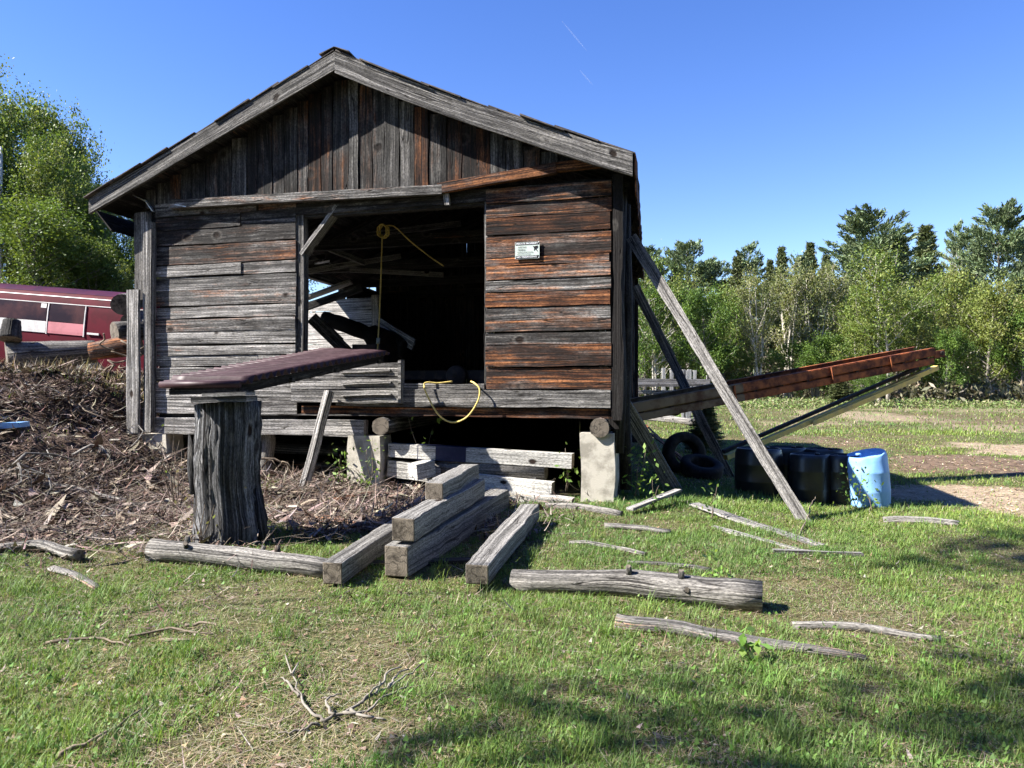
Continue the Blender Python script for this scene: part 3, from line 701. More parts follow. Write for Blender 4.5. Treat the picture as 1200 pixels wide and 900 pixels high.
for dx, z0_, z1_, r0 in ((-.04, .45, 1.02, .07), (.03, .0, .62, .08), (.60, -.1, .5, .07)):
    tube(mb, [V(sp[0] + dx + .05, sp[1], a[2] + z0_), V(sp[0] + dx, sp[1] - .01, a[2] + (z0_ + z1_) / 2), V(sp[0] + dx - .04, sp[1], a[2] + z1_)], [r0, r0 * .8, r0 * .12], 7, .2, (.4, .06, .4))
tag(mb.build('tree_stump', [M['stump'], M['endgrain']]), 'tall weathered dark tree stump standing under the low end of the maroon ramp', 'stump')
NL, NR_ = P(190, 450, 6.95), P(288, 449, 6.95); FR, FL = P(457, 415, 9.5), P(378, 412, 9.62)
ramp = empty('metal_ramp', (NL + NR_) / 2, 'maroon corrugated metal ramp running from the stump up to the shed opening', 'ramp')
nl = 300; nw = 6; vs = []; ed = unit(NR_ - NL)
for i in range(nl + 1):
    f = i / nl; A, B = NL + (FL - NL) * f, NR_ + (FR - NR_) * f
    z = .030 * math.sin(f * 2 * math.pi * 24); z += -.03 * math.cos(min(1, f * 22) * 1.57)
    for k in range(nw + 1): q = A + (B - A) * (k / nw); vs.append(V(q[0], q[1], q[2] + z + .026 + .006 * math.sin(k * 2.1 + f * 5)))
fs = [(i * (nw + 1) + k, i * (nw + 1) + k + 1, (i + 1) * (nw + 1) + k + 1, (i + 1) * (nw + 1) + k) for i in range(nl) for k in range(nw)]
mb = MB(); mb.add(vs, fs, [((0, 0),) * 4] * len(fs), (.5, 0, 0), 0, True)
o = mb.build('corrugated_sheet', M['maroonmetal'], ramp); so = o.modifiers.new('thick', 'SOLIDIFY'); so.thickness = .004
mb = MB(); tube(mb, [NL + UP * -.008 - ed * .02, NR_ + UP * -.008 - ed * .05], .033, 12, 0, (.5, 0, 0)); mb.build('rolled_edge', M['maroonmetal'], ramp)
for A, B in ((NR_, FR), (NL, FL)):
    mb = MB(); s_ = -1 if A is NR_ else 1
    beam(mb, A + ed * .10 * s_ - UP * .062, B + ed * .10 * s_ - UP * .052, .05, .085, col=(.3, .0, .5)); mb.build('side_rail', M['darkwood'], ramp)
for f in (.02, .3, .6, .95):
    mb = MB(); beam(mb, NL + (FL - NL) * f + ed * .06 - UP * .08, NR_ + (FR - NR_) * f - ed * .06 - UP * .08, .09, .05, col=(.3, .0, .4)); mb.build('cross_bearer', M['darkwood'], ramp)
mb = MB(); beam(mb, P(243, 463, 7.0), P(293, 461, 7.02), .3, .035, col=(.75, .0, .1)); beam(mb, P(232, 468, 7.05), P(296, 467, 7.1), .42, .05, col=(.4, .1, .3)); mb.build('cap_plate', M['pale'], ramp)
mb = MB(); beam(mb, P(207, 459, 7.1), P(292, 457, 7.1), .3, .06, col=(.3, .1, .4)); mb.build('support_block', M['darkwood'], ramp)
b = G(354, 573)
lumber(b - UP * .08, P(386, 459, b[1] + .35), .10, .09, 'slanted grey prop stick leaning between the stump and the middle pier', 'prop', 'prop_stick', 'wood', (.85, .05, .05))

# ------------------------------------------------------------------ braces on the right of the shed
f1 = G(945, 611); lumber(f1 + V(.03, 0, -.1), S(WID + .22, .35, 3.45), .135, .05, 'longest grey brace, from the eave down to the grass in front of the barrels', 'brace', 'leaning_brace', 'pale', (.55, .03, .15), 'braces propping the shed wall', up=(.3, 1, 0))
f2 = G(856, 558); lumber(f2 + V(.03, 0, -.1), S(WID + .2, 3.2, 3.2), .15, .05, 'brace in the shade standing left of the black barrels', 'brace', 'leaning_brace', 'wood', (.6, .03, .3), 'braces propping the shed wall', up=(.3, 1, 0))
f3 = G(792, 572); lumber(f3 + V(.03, 0, -.1), S(WID + .1, .7, 1.35), .2, .06, 'short wide brace from the sill down beside the right pier', 'brace', 'leaning_brace', 'wood', (.62, .03, .2), 'braces propping the shed wall', up=(.3, 1, 0))

# ------------------------------------------------------------------ rusty conveyor
A, B = P(733, 484, 10.7), P(1083, 418, 12.5); conv = empty('log_conveyor', V(A[0], A[1], A[2]), 'rusty steel conveyor boom rising from the shed side over the barrels', 'conveyor')
ax = unit(B - A); sd = unit(np.cross(ax, UP)); up_ = np.cross(sd, ax)
def chan(mb, A, B, w, h, t=.012):
    a = unit(B - A); s = unit(np.cross(a, UP)); u = np.cross(s, a); L_ = np.linalg.norm(B - A)
    plank(mb, A - u * h / 2, a, u, s, L_, h, t, (.5, 0, 0), n=10, wob=.002)
    plank(mb, A + u * (h / 2) - s * w, a, s, u, L_, w, t, (.5, 0, 0), n=10, wob=.002)
    plank(mb, A - u * (h / 2 + t) - s * w, a, s, u, L_, w, t, (.5, 0, 0), n=10, wob=.002)
k = .33; Cm = A + (B - A) * k  # steel tone changes here to paint the shed's shadow edge
for nm, p, q, mt in (('near_channel', A, Cm, 'shadedsteel'), ('near_channel', Cm + ax * .003, B, 'rust')):
    mb = MB(); q2 = q
    chan(mb, p + sd * .22 + up_ * .075, q2 + sd * .22 + up_ * .075, .06, .115); mb.build('upper_channel', M[mt], conv)
    mb = MB(); chan(mb, p + sd * .22 - up_ * .072, q2 + sd * .22 - up_ * .072 - ax * (.05 if mt == 'rust' else 0), .06, .085); mb.build('lower_channel', M[mt], conv)
    mb = MB(); chan(mb, p - sd * .2 + up_ * .09, q2 - sd * .2 + up_ * .09, -.06, .15); chan(mb, p - sd * .2 - up_ * .1, q2 - sd * .2 - up_ * .1, -.06, .11); mb.build('rear_channel', M[mt], conv)
mb = MB()
for f in np.linspace(.03, .97, 12): beam(mb, A + (B - A) * f + sd * .2 , A + (B - A) * f - sd * .2, .05, .05, col=(.5, 0, 0))
plank(mb, A - sd * .2 + up_ * .0, ax, sd, up_, np.linalg.norm(B - A) * .98, .4, .012, (.5, 0, 0)); mb.build('trough', M['darkrust'], conv)
for f in (.3, .62, .83):
    mb = MB(); q = A + (B - A) * f + sd * .235; beam(mb, q + up_ * .13, q - up_ * .115, .05, .025, up=tuple(ax), col=(.5, 0, 0)); mb.build('stiffener', M['rust'], conv)
for s_ in (-.2, .2):
    mb = MB(); beam(mb, B + sd * s_ + up_ * .02, B + ax * .22 + sd * s_ + up_ * .02, .025, .12, col=(.5, 0, 0)); mb.build('end_bracket', M['rust'], conv)
mb = MB(); lathe(mb, B + ax * .16 + up_ * .03, [(.01, -.22), (.04, -.22), (.04, .22), (.01, .22)], 18, tuple(sd)); mb.build('end_roller', M['darkrust'], conv)
mb = MB(); T0, T1 = P(1097, 431, 12.45), P(850, 536, 11.2)
beam(mb, T1, T0, .10, .075, col=(.9, .05, .1)); mb.build('strut', M['yellowpaint'], conv)
mb = MB(); beam(mb, T1 + V(0, .12, .075), T0 + V(-.25, .12, .0), .07, .05, col=(.5, 0, 0)); mb.build('strut_backing', M['darkrust'], conv)
mb = MB(); beam(mb, T0 + (T1 - T0) * .10 - V(0, .09, .03), T0 + (T1 - T0) * .62 - V(0, .09, .03), .02, .075, col=(1, 0, 0)); 
mb.build('yellow_board', M['yellowpaint'], conv)
# barrels
def barrel_bm(r, h, taper=.03, n=32):
    rib = [q for k in range(4) for q in ((r, h * (.40 + .065 * k)), (r * .985, h * (.415 + .065 * k)), (r * .985, h * (.44 + .065 * k)), (r, h * (.455 + .065 * k)))] if False else []
    return [(.001, 0), (r * .93, 0), (r * .97, .02), (r * (1 - taper * .3), h * .12), (r, h * .32), (r * 1.012, h * .34), (r, h * .36), (r * 1.0, h * .66), (r * 1.012, h * .68), (r, h * .70), (r * .985, h * .9), (r * .93, h * .975), (r * .90, h), (r * .86, h + .004), (r * .85, h - .022), (.001, h - .018)]
def barrel(px, py, wpx, ytop, mat, label, y=None, lean=(0, 0), group='barrels in the row beside the shed'):
    g = G(px, py) if y is None else None
    if y is not None: x = (px - 600) / FPX * y; g = V(x, y, gz(x, y))
    r = wpx / 2 / FPX * g[1]; h = EYE - (ytop - 450) / FPX * (g[1] - r * .0) - g[2] + .04
    root = empty('barrel', g - UP * .04, label, 'barrel', group)
    mb = MB(); ax_ = unit(V(lean[0], lean[1], 1)); lathe(mb, g - UP * .04, barrel_bm(r, h), 48, tuple(ax_))
    if mat == 'blueplastic':
        for q in range(len(mb.v)):
            p_ = np.array(mb.v[q]); e_ = p_ - g; an_ = math.atan2(e_[1], e_[0]); f_ = 1 + .10 * (fbm(an_ * 1.6 + 9, e_[2] * 4.5, 3) - .5) * 2
            mb.v[q] = tuple(g + V(e_[0] * f_, e_[1] * f_, e_[2] * (1 + .06 * math.sin(an_ + 1.0) * (e_[2] > h * .8))))
    mb.build('body', M[mat], root)
    for a_ in (.6, 3.6):
        mb = MB(); q = g - UP * .04 + ax_ * (h - .02) + V(math.cos(a_), math.sin(a_), 0) * r * .6; lathe(mb, q, [(.001, 0), (.032, 0), (.032, .022), (.025, .026), (.001, .026)], 12, tuple(ax_)); mb.build('bung', M[mat], root)
    return root
barrel(889, 585, 54, 525, 'blackplastic', 'leftmost black barrel, standing behind the foot of the long brace', y=10.2)
barrel(921, 585, 48, 524, 'blackplastic', 'black barrel behind the front row, second from the left brace', y=10.6)
barrel(949, 588, 48, 532, 'blackplastic', 'front black barrel in the middle of the row, right of the brace', y=9.95)
barrel(965, 588, 46, 526, 'blackplastic', 'black barrel whose lid shows behind the middle of the row', y=10.45)
barrel(989, 590, 44, 533, 'blackplastic', 'rightmost black barrel touching the blue one, half lit', y=9.85)
barrel(1019, 597, 45, 531, 'blueplastic', 'bright blue plastic barrel at the right end of the black barrels', y=9.6, lean=(-.06, .0))
# tyres and scrap in the shade
def tyre(c, axis, r, w, label):
    mb = MB(); prof = [(r * .55, -w * .4), (r * .62, -w * .5), (r * .85, -w * .52), (r * .97, -w * .42), (r, -w * .25), (r, w * .25), (r * .97, w * .42), (r * .85, w * .52), (r * .62, w * .5), (r * .55, w * .4), (r * .55, -w * .4)]
    lathe(mb, c, prof, 40, axis); tag(mb.build('old_tyre', M['rubber']), label, 'tyre', 'old tyres in the shade')
g = G(806, 556); tyre(g + V(0, .25, .30), (.25, -1, .2), .36, .2, 'larger black tyre standing upright behind the lying one')
g = G(822, 560); tyre(g + V(0, 0, .16), (.1, -.35, 1), .33, .2, 'black tyre leaning low in front of the upright tyre')
lumber(G(800, 548) + UP * .1, G(757, 512) + UP * .35, .05, .03, 'thin brown stick leaning in the shade beside the tyres', 'stick', 'scrap_stick', 'wood', (.5, .9, .1))
lumber(G(812, 552) + UP * .08, G(762, 522) + UP * .3, .06, .03, 'brown lath lying under the thin stick by the tyres', 'lath', 'scrap_lath', 'wood', (.5, .8, .1))
mb = MB(); a, b = G(752, 492), G(826, 500)
tube(mb, [a + UP * .1, (a + b) / 2 + UP * .13, b + UP * .1], [.12, .14, .13], 10, .08, (.6, .05, .2), end=1); tag(mb.build('pale_log', [M['logwood'], M['endgrain']]), 'pale log lying in the shade beyond the tyres', 'log')
mb = MB(); plank(mb, P(763, 478, 14.5), (1, 0, 0), UP, (0, 1, 0), .62, .12, .3, (.5, 0, 0)); lathe(mb, P(790, 480, 14.5), [(.01, -.1), (.12, -.1), (.12, .1), (.01, .1)], 16, (0, 1, 0)); tag(mb.build('scrap_axle', M['darkrust']), 'dark scrap axle piece under the conveyor', 'scrap')

# grey rail fence and white stakes beyond
root = empty('rail_fence', P(748, 470, 25), 'grey two rail fence section beyond the conveyor, next to the shed corner', 'fence')
for px, nm in ((747, 'post'), (830, 'post')):
    mb = MB(); p = P(px, 440, 25); beam(mb, V(p[0], p[1], .1), p, .12, .12, up=(0, 1, 0), col=(.45, .05, .3)); mb.build(nm, M['wood'], root)
for y0, y1, m_, w in ((447, 448, 'pale', .2), (459.5, 459.5, 'wood', .13)):
    mb = MB(); beam(mb, P(747, y0, 24.9), P(832, y1, 24.9), .05, w, col=(.75, 0, 0)); mb.build('rail', M[m_], root)
mb = MB(); beam(mb, P(746, 452, 24.85), P(823, 451, 24.85), .05, .09, col=(.4, 0, .3)); mb.build('rail', M['wood'], root)
for k, (px, yt) in enumerate(((777.5, 431), (787, 433), (801, 433), (803.5, 434), (808, 433), (814, 434))):
    p = P(px, yt, 30); mb = MB(); beam(mb, V(p[0], p[1], .2), p, .13, .1, up=(0, 1, 0), col=(.75, 0, 0))
    tag(mb.build('white_stake', M['white']), ['leftmost white stake, standing apart behind the grey fence', 'second white stake from the left behind the grey fence', 'white stake at the left of the tight cluster behind the fence', 'white stake second in the tight cluster behind the fence', 'white stake third in the tight cluster behind the fence', 'rightmost white stake behind the grey fence'][k], 'stake', 'white stakes behind the grey fence')

# ------------------------------------------------------------------ squared timbers in front
def timber(A, B, w, h, label, col=(.5, .05, .1)):
    mb = MB(); A = np.asarray(A, float); B = np.asarray(B, float)
    beam(mb, A, B, w, h, col=col, end=1, wob=.006, n=18)
    o = mb.build('squared_timber', [M['timber'], M['endgrain']]); tag(o, label, 'timber', 'squared timbers lying in front of the shed')
    bv = o.modifiers.new('edge', 'BEVEL'); bv.width = .010; bv.segments = 2; bv.limit_method = 'ANGLE'
    return o
timber((-.935, 6.0, .165), (-.147, 8.84, .225), .215, .25, 'thick squared timber lying under the stacked ones, its end facing the grass', (.45, .05, .15))
timber((-.895, 6.04, .415), (-.39, 8.2, .46), .20, .19, 'squared timber in the middle layer of the stack', (.62, .1, .05))
timber((-.725, 6.9, .60), (-.47, 8.3, .625), .19, .165, 'short squared timber on the very top of the stack', (.66, .1, .1))
timber((-1.40, 5.76, .13), (-.98, 7.9, .2), .175, .175, 'squared timber at the left of the stack, its end by the white log', (.45, .03, .15))
timber((-.275, 5.7, .135), (.20, 7.9, .25), .20, .155, 'single squared timber lying apart to the right of the stack', (.62, .03, .2))
lumber((-1.5, 6.35, .02), (-.1, 6.5, .03), .12, .1, 'dark bearer under the front ends of the timbers', 'bearer', 'bearer', 'darkwood', (.4, .2, .3))

# ------------------------------------------------------------------ logs and boards on the grass
def logp(pa, pb, r0, r1, label, name='log', col=(.75, .05, .12), lift=.6, rough=.07, n=14, cat='log', mats=('logwood', 'endgrain'), bend=.03, flat=1.0, knots=0):
    A, B = G(*pa), G(*pb); pts = []; rad = []
    for i in range(11):
        f = i / 10; p = A + (B - A) * f; r = r0 + (r1 - r0) * f
        p = V(p[0], p[1], max(gz(p[0], p[1]), p[2] - .03) + r * (lift - (.3 if r < .055 and lift < 1 else .0)) * flat + bend * math.sin(f * 3.1) * .4); p[1] += bend * math.sin(f * 4.5)
        pts.append(p); rad.append(r * random.uniform(.94, 1.05))
    mb = MB(); tube(mb, pts, rad, n, rough, col, end=1, flat=flat)
    for q in range(knots):
        p = pts[random.randint(2, 8)]; an = random.uniform(.2, 2.6); d = V(random.uniform(-.2, .2), -math.cos(an), math.sin(an)); r = rad[5]
        tube(mb, [p + d * r * .7, p + d * (r + random.uniform(.03, .07))], [.03, .02], 7, .2, (.35, .2, .4), end=1)
    o = mb.build(name, [M[mats[0]], M[mats[1]]]); tag(o, label, cat); return o
logp((178, 655), (392, 676), .105, .085, 'bleached white log lying in front of the stump', col=(.8, .05, .04), knots=4, lift=.75)
logp((600, 690), (892, 714), .085, .12, 'thick grey weathered log lying in the grass right of the timbers', col=(.72, .12, .12), lift=.75, knots=3, rough=.1)
logp((722, 734), (1012, 772), .07, .03, 'rotten slender log nearest the camera, sinking into the grass', col=(.7, .35, .15), lift=.5, rough=.16, flat=.8)
logp((928, 736), (1100, 750), .035, .025, 'thin dead pole lying in the grass right of the rotten log', col=(.6, .2, .2), lift=.6, cat='pole', name='dead_pole')
logp((708, 618), (785, 624), .05, .04, 'splintered pale wood piece in the grass below the right pier', col=(.85, .2, .1), lift=.6, rough=.2, cat='wood piece', name='wood_piece', flat=.7)
logp((668, 637), (756, 650), .035, .03, 'thin pale strip of wood lying in grass behind the thick grey log', col=(.8, .1, .1), lift=.6, rough=.2, cat='wood strip', name='wood_strip', flat=.6)
logp((735, 660), (832, 668), .03, .03, 'half buried rotten slab just behind the thick grey log', col=(.6, .2, .3), lift=.6, rough=.2, cat='slab', name='rotten_slab', flat=.6)
logp((640, 594), (728, 604), .05, .05, 'grey kerb like log at the foot of the right pier', col=(.6, .05, .2), lift=.4, rough=.12, name='footing_log')
logp((1035, 612), (1122, 616), .05, .045, 'pale log end at the edge of the sandy patch', col=(.8, .05, .15), lift=.5, rough=.12, name='log')
logp((390, 590), (478, 582), .06, .07, 'reddish rotten log at the foot of the middle pier', col=(.7, .6, .1), lift=.5, rough=.15, flat=.7)
logp((372, 610), (455, 622), .07, .06, 'tan rotten log behind the left squared timber', col=(.7, .55, .15), lift=.4, rough=.15, flat=.7)
logp((45, 572), (150, 590), .035, .03, 'long pale stick lying across the bark slope', col=(.85, .1, .05), lift=1.2, cat='stick', name='stick')
logp((0, 648), (100, 655), .04, .05, 'pale stick at the left picture edge at the bottom of the bark', col=(.8, .1, .1), lift=1.0, cat='stick', name='stick', bend=.08)
logp((62, 668), (118, 690), .05, .03, 'pale bark slab at the lower end of the bark slope', col=(.8, .3, .05), lift=.7, cat='bark slab', name='bark_slab', flat=.5)
logp((120, 600), (215, 592), .03, .025, 'slender grey stick between the bark pile and the stump', col=(.75, .1, .1), lift=1.4, cat='stick', name='stick', bend=.06)
def gboard(pa, pb, w, label, lift=-.004, col=(.7, .02, .1), name='board', mat='pale', la=0, lb=0):
    A, B = G(*pa) + UP * (lift + la), G(*pb) + UP * (lift + lb); return lumber(A, B, w, .028, label, 'board', name, mat, col)
gboard((812, 594), (962, 640), .13, 'long silver board lying in the grass in front of the barrels', col=(.5, 0, .15), la=.04)
gboard((835, 617), (950, 648), .06, 'narrow white board beside the long silver board', col=(.8, 0, .1))
gboard((738, 603), (795, 590), .1, 'short pale board tilted up beside the right pier', lift=.06, col=(.8, .05, .1), lb=.1)
gboard((905, 648), (1010, 652), .06, 'grey lath hidden in the grass behind the thick log', lift=.02, col=(.5, 0, .2))

# forked dead branches in the foreground
def branchy(name, label, chains, r=.012, mat='twig'):
    mb = MB()
    for ch in chains:
        pts = smooth_path([G(px, py) + UP * (h * .55 + .006) for px, py, h in ch], 4); pts = [q + V(*rng.normal(0, .007, 3)) for q in pts]; m = len(pts)
        tube(mb, pts, [r * (1 - .75 * i / (m - 1)) + .002 for i in range(m)], 6, .15, (.6, .1, .1))
    tag(mb.build(name, M[mat]), label, 'branch')
branchy('dead_branch', 'forked grey dead branch lying in the foreground grass', [[(375, 852, .03), (400, 843, .04), (440, 822, .06), (470, 805, .07), (494, 791, .09)], [(400, 843, .04), (430, 838, .03), (455, 822, .05), (480, 806, .03)], [(378, 850, .03), (362, 838, .04), (348, 815, .05), (334, 775, .06)], [(375, 852, .03), (352, 860, .03), (328, 866, .02)], [(390, 848, .03), (383, 832, .08), (400, 826, .1)], [(440, 822, .06), (452, 806, .1), (470, 797, .12)], [(455, 815, .06), (462, 803, .07), (480, 794, .08)], [(420, 832, .05), (436, 822, .09), (446, 812, .1)], [(350, 822, .05), (338, 808, .05), (330, 800, .04)], [(410, 838, .04), (432, 846, .03), (448, 846, .02)], [(342, 800, .06), (350, 788, .09)]], .0065, 'bark')
branchy('dead_twig', 'thin dark twig in the lower left grass', [[(60, 893, .02), (110, 873, .03), (168, 838, .04)], [(110, 873, .03), (125, 872, .05)]], .010)
branchy('dead_twig', 'loose twigs lying in the grass at left', [[(48, 758, .03), (110, 752, .03), (150, 760, .02)], [(150, 750, .02), (200, 742, .04), (250, 748, .02)], [(215, 738, .03), (240, 735, .05), (262, 742, .02)], [(190, 752, .03), (240, 752, .03)]], .010)
branchy('bent_twig', 'dark bent twig standing in the grass below the blue barrel', [[(932, 632, .0), (945, 615, .08), (952, 600, .15), (958, 590, .2)]], .008)

# ------------------------------------------------------------------ logs and vehicle above the bark slope
def logw(A, B, r0, r1, label, col=(.6, .05, .2), name='log', mats=('logwood', 'endgrain'), n=16, rough=.05):
    mb = MB(); A = np.asarray(A, float); B = np.asarray(B, float)
    pts = [A + (B - A) * i / 8 for i in range(9)]; tube(mb, pts, [r0 + (r1 - r0) * i / 8 for i in range(9)], n, rough, col, end=1)
    tag(mb.build(name, [M[mats[0]], M[mats[1]]]), label, 'log', 'logs lying above the bark slope')
logw(P(8, 420, 12.6), P(112, 412, 13.4), .27, .2, 'long blue grey log in front of the maroon van', (.62, .0, .1))
logw(P(143, 357, 13.2), P(160, 352, 15.0), .19, .18, 'upper log end of the pile beside the corner boards', (.4, .3, .3))
logw(P(152, 377, 13.0), P(166, 372, 15.0), .15, .15, 'small round log under the upper log end of the pile', (.4, .3, .3))
logw(P(134, 390, 12.8), P(172, 386, 13.2), .19, .18, 'dark blue grey log in the middle of the pile', (.3, .0, .4))
logw(P(106, 412, 12.7), P(165, 403, 12.9), .15, .2, 'brown lowest log with a broken end in the pile', (.5, .6, .2))
logw(P(12, 398, 12.5), P(14, 376, 12.6), .17, .13, 'dark cut stump piece standing at the left picture edge', (.2, .2, .5))
mb = MB()
for k in range(7):
    a = P(random.uniform(130, 158), random.uniform(408, 432), 12.3); pts = [a]
    for i in range(4): pts.append(pts[-1] + V(random.uniform(-.2, .2), random.uniform(-.1, .1), random.uniform(-.1, .12)))
    tube(mb, smooth_path(pts, 3), .014, 5, .1, (.5, .1, .2))
tag(mb.build('root_tangle', M['twig']), 'tangle of dry roots below the log pile', 'roots')
mb = MB(); g = G(14, 503); beam(mb, g + V(-.16, 0, .05), g + V(.17, .05, .07), .25, .08, col=(.5, 0, 0), wob=.03); tag(mb.build('plastic_scrap', M['blueplastic']), 'faded blue plastic scrap lying on the bark slope', 'scrap')

van = empty('parked_van', P(60, 410, 16.0), 'maroon van with pale trim and tinted windows parked beyond the logs', 'van')
va, vb = P(0, 400, 15.6), P(140, 400, 17.0); vd = unit(V(.985, -.17, 0)); vn = unit(V(vd[1], -vd[0], 0))
v0 = V(va[0], va[1], 0) - vd * 2.6; vz = 1.78
def VP(u, w, z): return v0 + vd * u - vn * w + UP * (vz + .1 + z - .088 * (u - 2.6))
LV = 6.6
prof = [(0.0, .15), (-.02, .5), (0, .95), (.05, 1.35), (.10, 1.62), (.16, 1.74), (.30, 1.83), (.9, 1.90), (1.5, 1.83), (1.64, 1.74), (1.70, 1.62), (1.75, 1.35), (1.8, .95), (1.82, .5), (1.8, .15)]
def shell(u0, u1, mat, nm, sel=None, off=0.0, endscale=1.0):
    pr = prof if sel is None else [p for p in prof if sel(p)]
    mb = MB(); st = 12; vs = []
    for i in range(st + 1):
        u = u0 + (u1 - u0) * i / st; e = min(u - 0, LV - u); k = 1 - .16 * max(0, 1 - e / .7) ** 2
        for w, z in pr: vs.append(VP(u, .9 + (w - .9) * (1 + off) * (1 if z < 1 else k), z * (k if z > 1 else 1) + off))
    n = len(pr); fs = [(i * n + q, i * n + q + 1, (i + 1) * n + q + 1, (i + 1) * n + q) for i in range(st) for q in range(n - 1)]
    fs += [tuple(range(n)), tuple(range(st * n + n - 1, st * n - 1, -1))]
    mb.add(vs, fs, [((0, 0),) * len(f) for f in fs], (.5, 0, 0), 0, [True] * (len(fs) - 2) + [False] * 2); return mb.build(nm, M[mat], van)
shell(0, LV, 'vanpaint', 'body'); shell(.02, LV - .02, 'vantop', 'roof', lambda p: p[1] > 1.7, .004)
def vpanel(u0, u1, z0, z1, mat, nm, d=.012, parent=None):
    mb = MB(); n = 4; vs = []
    wz = lambda z: float(np.interp(z, [q[1] for q in prof[:7]], [q[0] for q in prof[:7]]))
    for i in range(n + 1):
        z = z0 + (z1 - z0) * i / n
        for u in (u0, u1):
            for dd in (d, -.02): vs.append(VP(u, wz(z) - dd, z))
    fs = []
    for i in range(n):
        a = 4 * i; fs += [(a, a + 2, a + 6, a + 4), (a + 1, a + 5, a + 7, a + 3), (a, a + 4, a + 5, a + 1), (a + 2, a + 3, a + 7, a + 6)]
    fs += [(0, 1, 3, 2), (4 * n, 4 * n + 2, 4 * n + 3, 4 * n + 1)]
    mb.add(vs, fs, [((0, 0),) * 4] * len(fs), (.5, 0, 0)); return mb.build(nm, M[mat], parent or van)
vpanel(.7, 6.2, 1.655, 1.670, 'vanwhite', 'upper_trim', .012); vpanel(.7, 6.2, 1.505, 1.522, 'vanwhite', 'drip_rail', .012)
wins = [(1.2, 2.3), (2.36, 3.68), (3.76, 4.56)]
for u0, u1 in wins: vpanel(u0, u1, 1.13, 1.495, 'vanglass', 'window', .014)
vpanel(.8, 3.69, .88, 1.12, 'vanwhite', 'side_stripe', .016); vpanel(3.75, 4.57, .88, 1.12, 'vanpink', 'side_stripe', .016)
for u in (3.72, 4.59): vpanel(u - .011, u + .011, .86, 1.5, 'vanwhite', 'window_divider', .024)
vpanel(4.68, 4.95, .92, .96, 'vanwhite', 'door_handle', .03); vpanel(3.54, 3.67, 1.40, 1.49, 'vanwhite', 'sticker', .018)
for u in (1.25, 4.7):
    mb = MB(); lathe(mb, VP(u, .05, .12), [(.02, -.1), (.2, -.1), (.33, -.08), (.35, 0), (.33, .08), (.02, .1)], 28, tuple(vn)); w = mb.build('wheel', M['rubber'], van)
p = P(1, 172, 23); mb = MB(); tube(mb, [V(p[0], p[1], 3.5), V(p[0], p[1], 5.4), V(p[0], p[1], 6.0), p], [.06, .06, .055, .05], 10, 0, (.5, 0, 0)); q = P(1, 247, 23); lathe(mb, q, [(.05, 0), (.12, .0), (.12, .25), (.05, .25)], 12)
tag(mb.build('white_pole', M['vanwhite']), 'thin white pole at the left picture edge before the trees', 'pole')
# ------------------------------------------------------------------ ground
def axis_pts(lo, hi, step, far, grow=1.22):
    a = list(np.arange(lo, hi + 1e-6, step)); d = step
    while a[-1] < far[1]: d *= grow; a.append(a[-1] + d)
    d = step; b = []; q = lo
    while q > far[0]: d *= grow; q -= d; b.append(q)
    return np.array(b[::-1] + a)
gx = axis_pts(-10.5, 14, .07, (-600, 600), 1.09); gy = axis_pts(1.5, 18, .06, (-80, 900), 1.07)
XX, YY = np.meshgrid(gx, gy, indexing='ij'); ZZ = terrain(XX, YY)
def bark_mask(x, y):
    m = sst(-1.8, -4.0, x) * sst(5.7, 7.9, y + (fbm(x * 1.3, y * 1.3, 3) - .5) * 2.2)
    m2 = sst(1.6, .8, x) * sst(-3.4, -3.0, x) * sst(7.2, 8.0, y + (fbm(x * 1.1 + 5, y * 1.1, 3) - .5) * 1.2) * sst(1.0, -1.6, x - (y - 8) * .2)
    return np.clip(np.maximum(m, m2), 0, 1)
BLOBS = []   # soil patches of the yard: centre and half size in metres, kind 0 pale sand, 1 brown soil
for px0, px1, py0, py1, kind, s_ in ((1045, 1290, 562, 612, 0, 1.0), (1055, 1300, 535, 562, 1, 1.0), (1120, 1300, 518, 540, 0, .9), (1040, 1300, 483, 505, 1, .55), (940, 1090, 480, 497, 0, .6), (850, 990, 459, 478, 0, .8), (1080, 1300, 497, 507, 0, .5), (930, 1030, 511, 524, 1, .7), (1000, 1250, 476, 484, 0, .4), (880, 1010, 494, 500, 0, .5)):
    a, b = G(px0, (py0 + py1) / 2), G(px1, (py0 + py1) / 2); y0, y1 = G(px0, py1)[1], G(px0, py0)[1]
    BLOBS.append(((a[0] + b[0]) / 2, (y0 + y1) / 2, (b[0] - a[0]) / 2, max(.6, (y1 - y0) / 2), kind, s_))
def soil_masks(x, y):
    sand = np.zeros_like(x); dirt = np.zeros_like(x)
    for cx, cy, hx, hy, kind, s_ in BLOBS:
        sc_ = np.clip(6 / max(hy, 1), .12, 1.2)
        d = np.sqrt(((x - cx) / hx) ** 2 + ((y - cy) / hy) ** 2) + (fbm(x * sc_ + cx, y * sc_, 4) - .5) * 1.1
        m = sst(1.1, .65, d) * s_
        if kind: dirt = np.maximum(dirt, m)
        else: sand = np.maximum(sand, m)
    return sand, dirt
def lush(x, y): return np.clip(.18 + (fbm(x * .9 + 3, y * .9, 4) - .30) * 3.0, .30, 1) * np.clip(.45 + (fbm(x * 3.1, y * 3.1 + 8, 3) - .3) * 2.0, .15, 1)
sand, dirt = soil_masks(XX, YY); bk = bark_mask(XX, YY)
und = sst(-.2, .3, (XX - LW[0]) * DS[0] + 0 * XX) * 0
C = np.stack([sand, dirt, bk], -1).reshape(-1, 3)
nx, ny = len(gx), len(gy); idx = np.arange(nx * ny).reshape(nx, ny)
quads = np.stack([idx[:-1, :-1], idx[1:, :-1], idx[1:, 1:], idx[:-1, 1:]], -1).reshape(-1, 4)
t = NT('ground_soil'); ob = t.tc(); q = t.sep(t.attr())
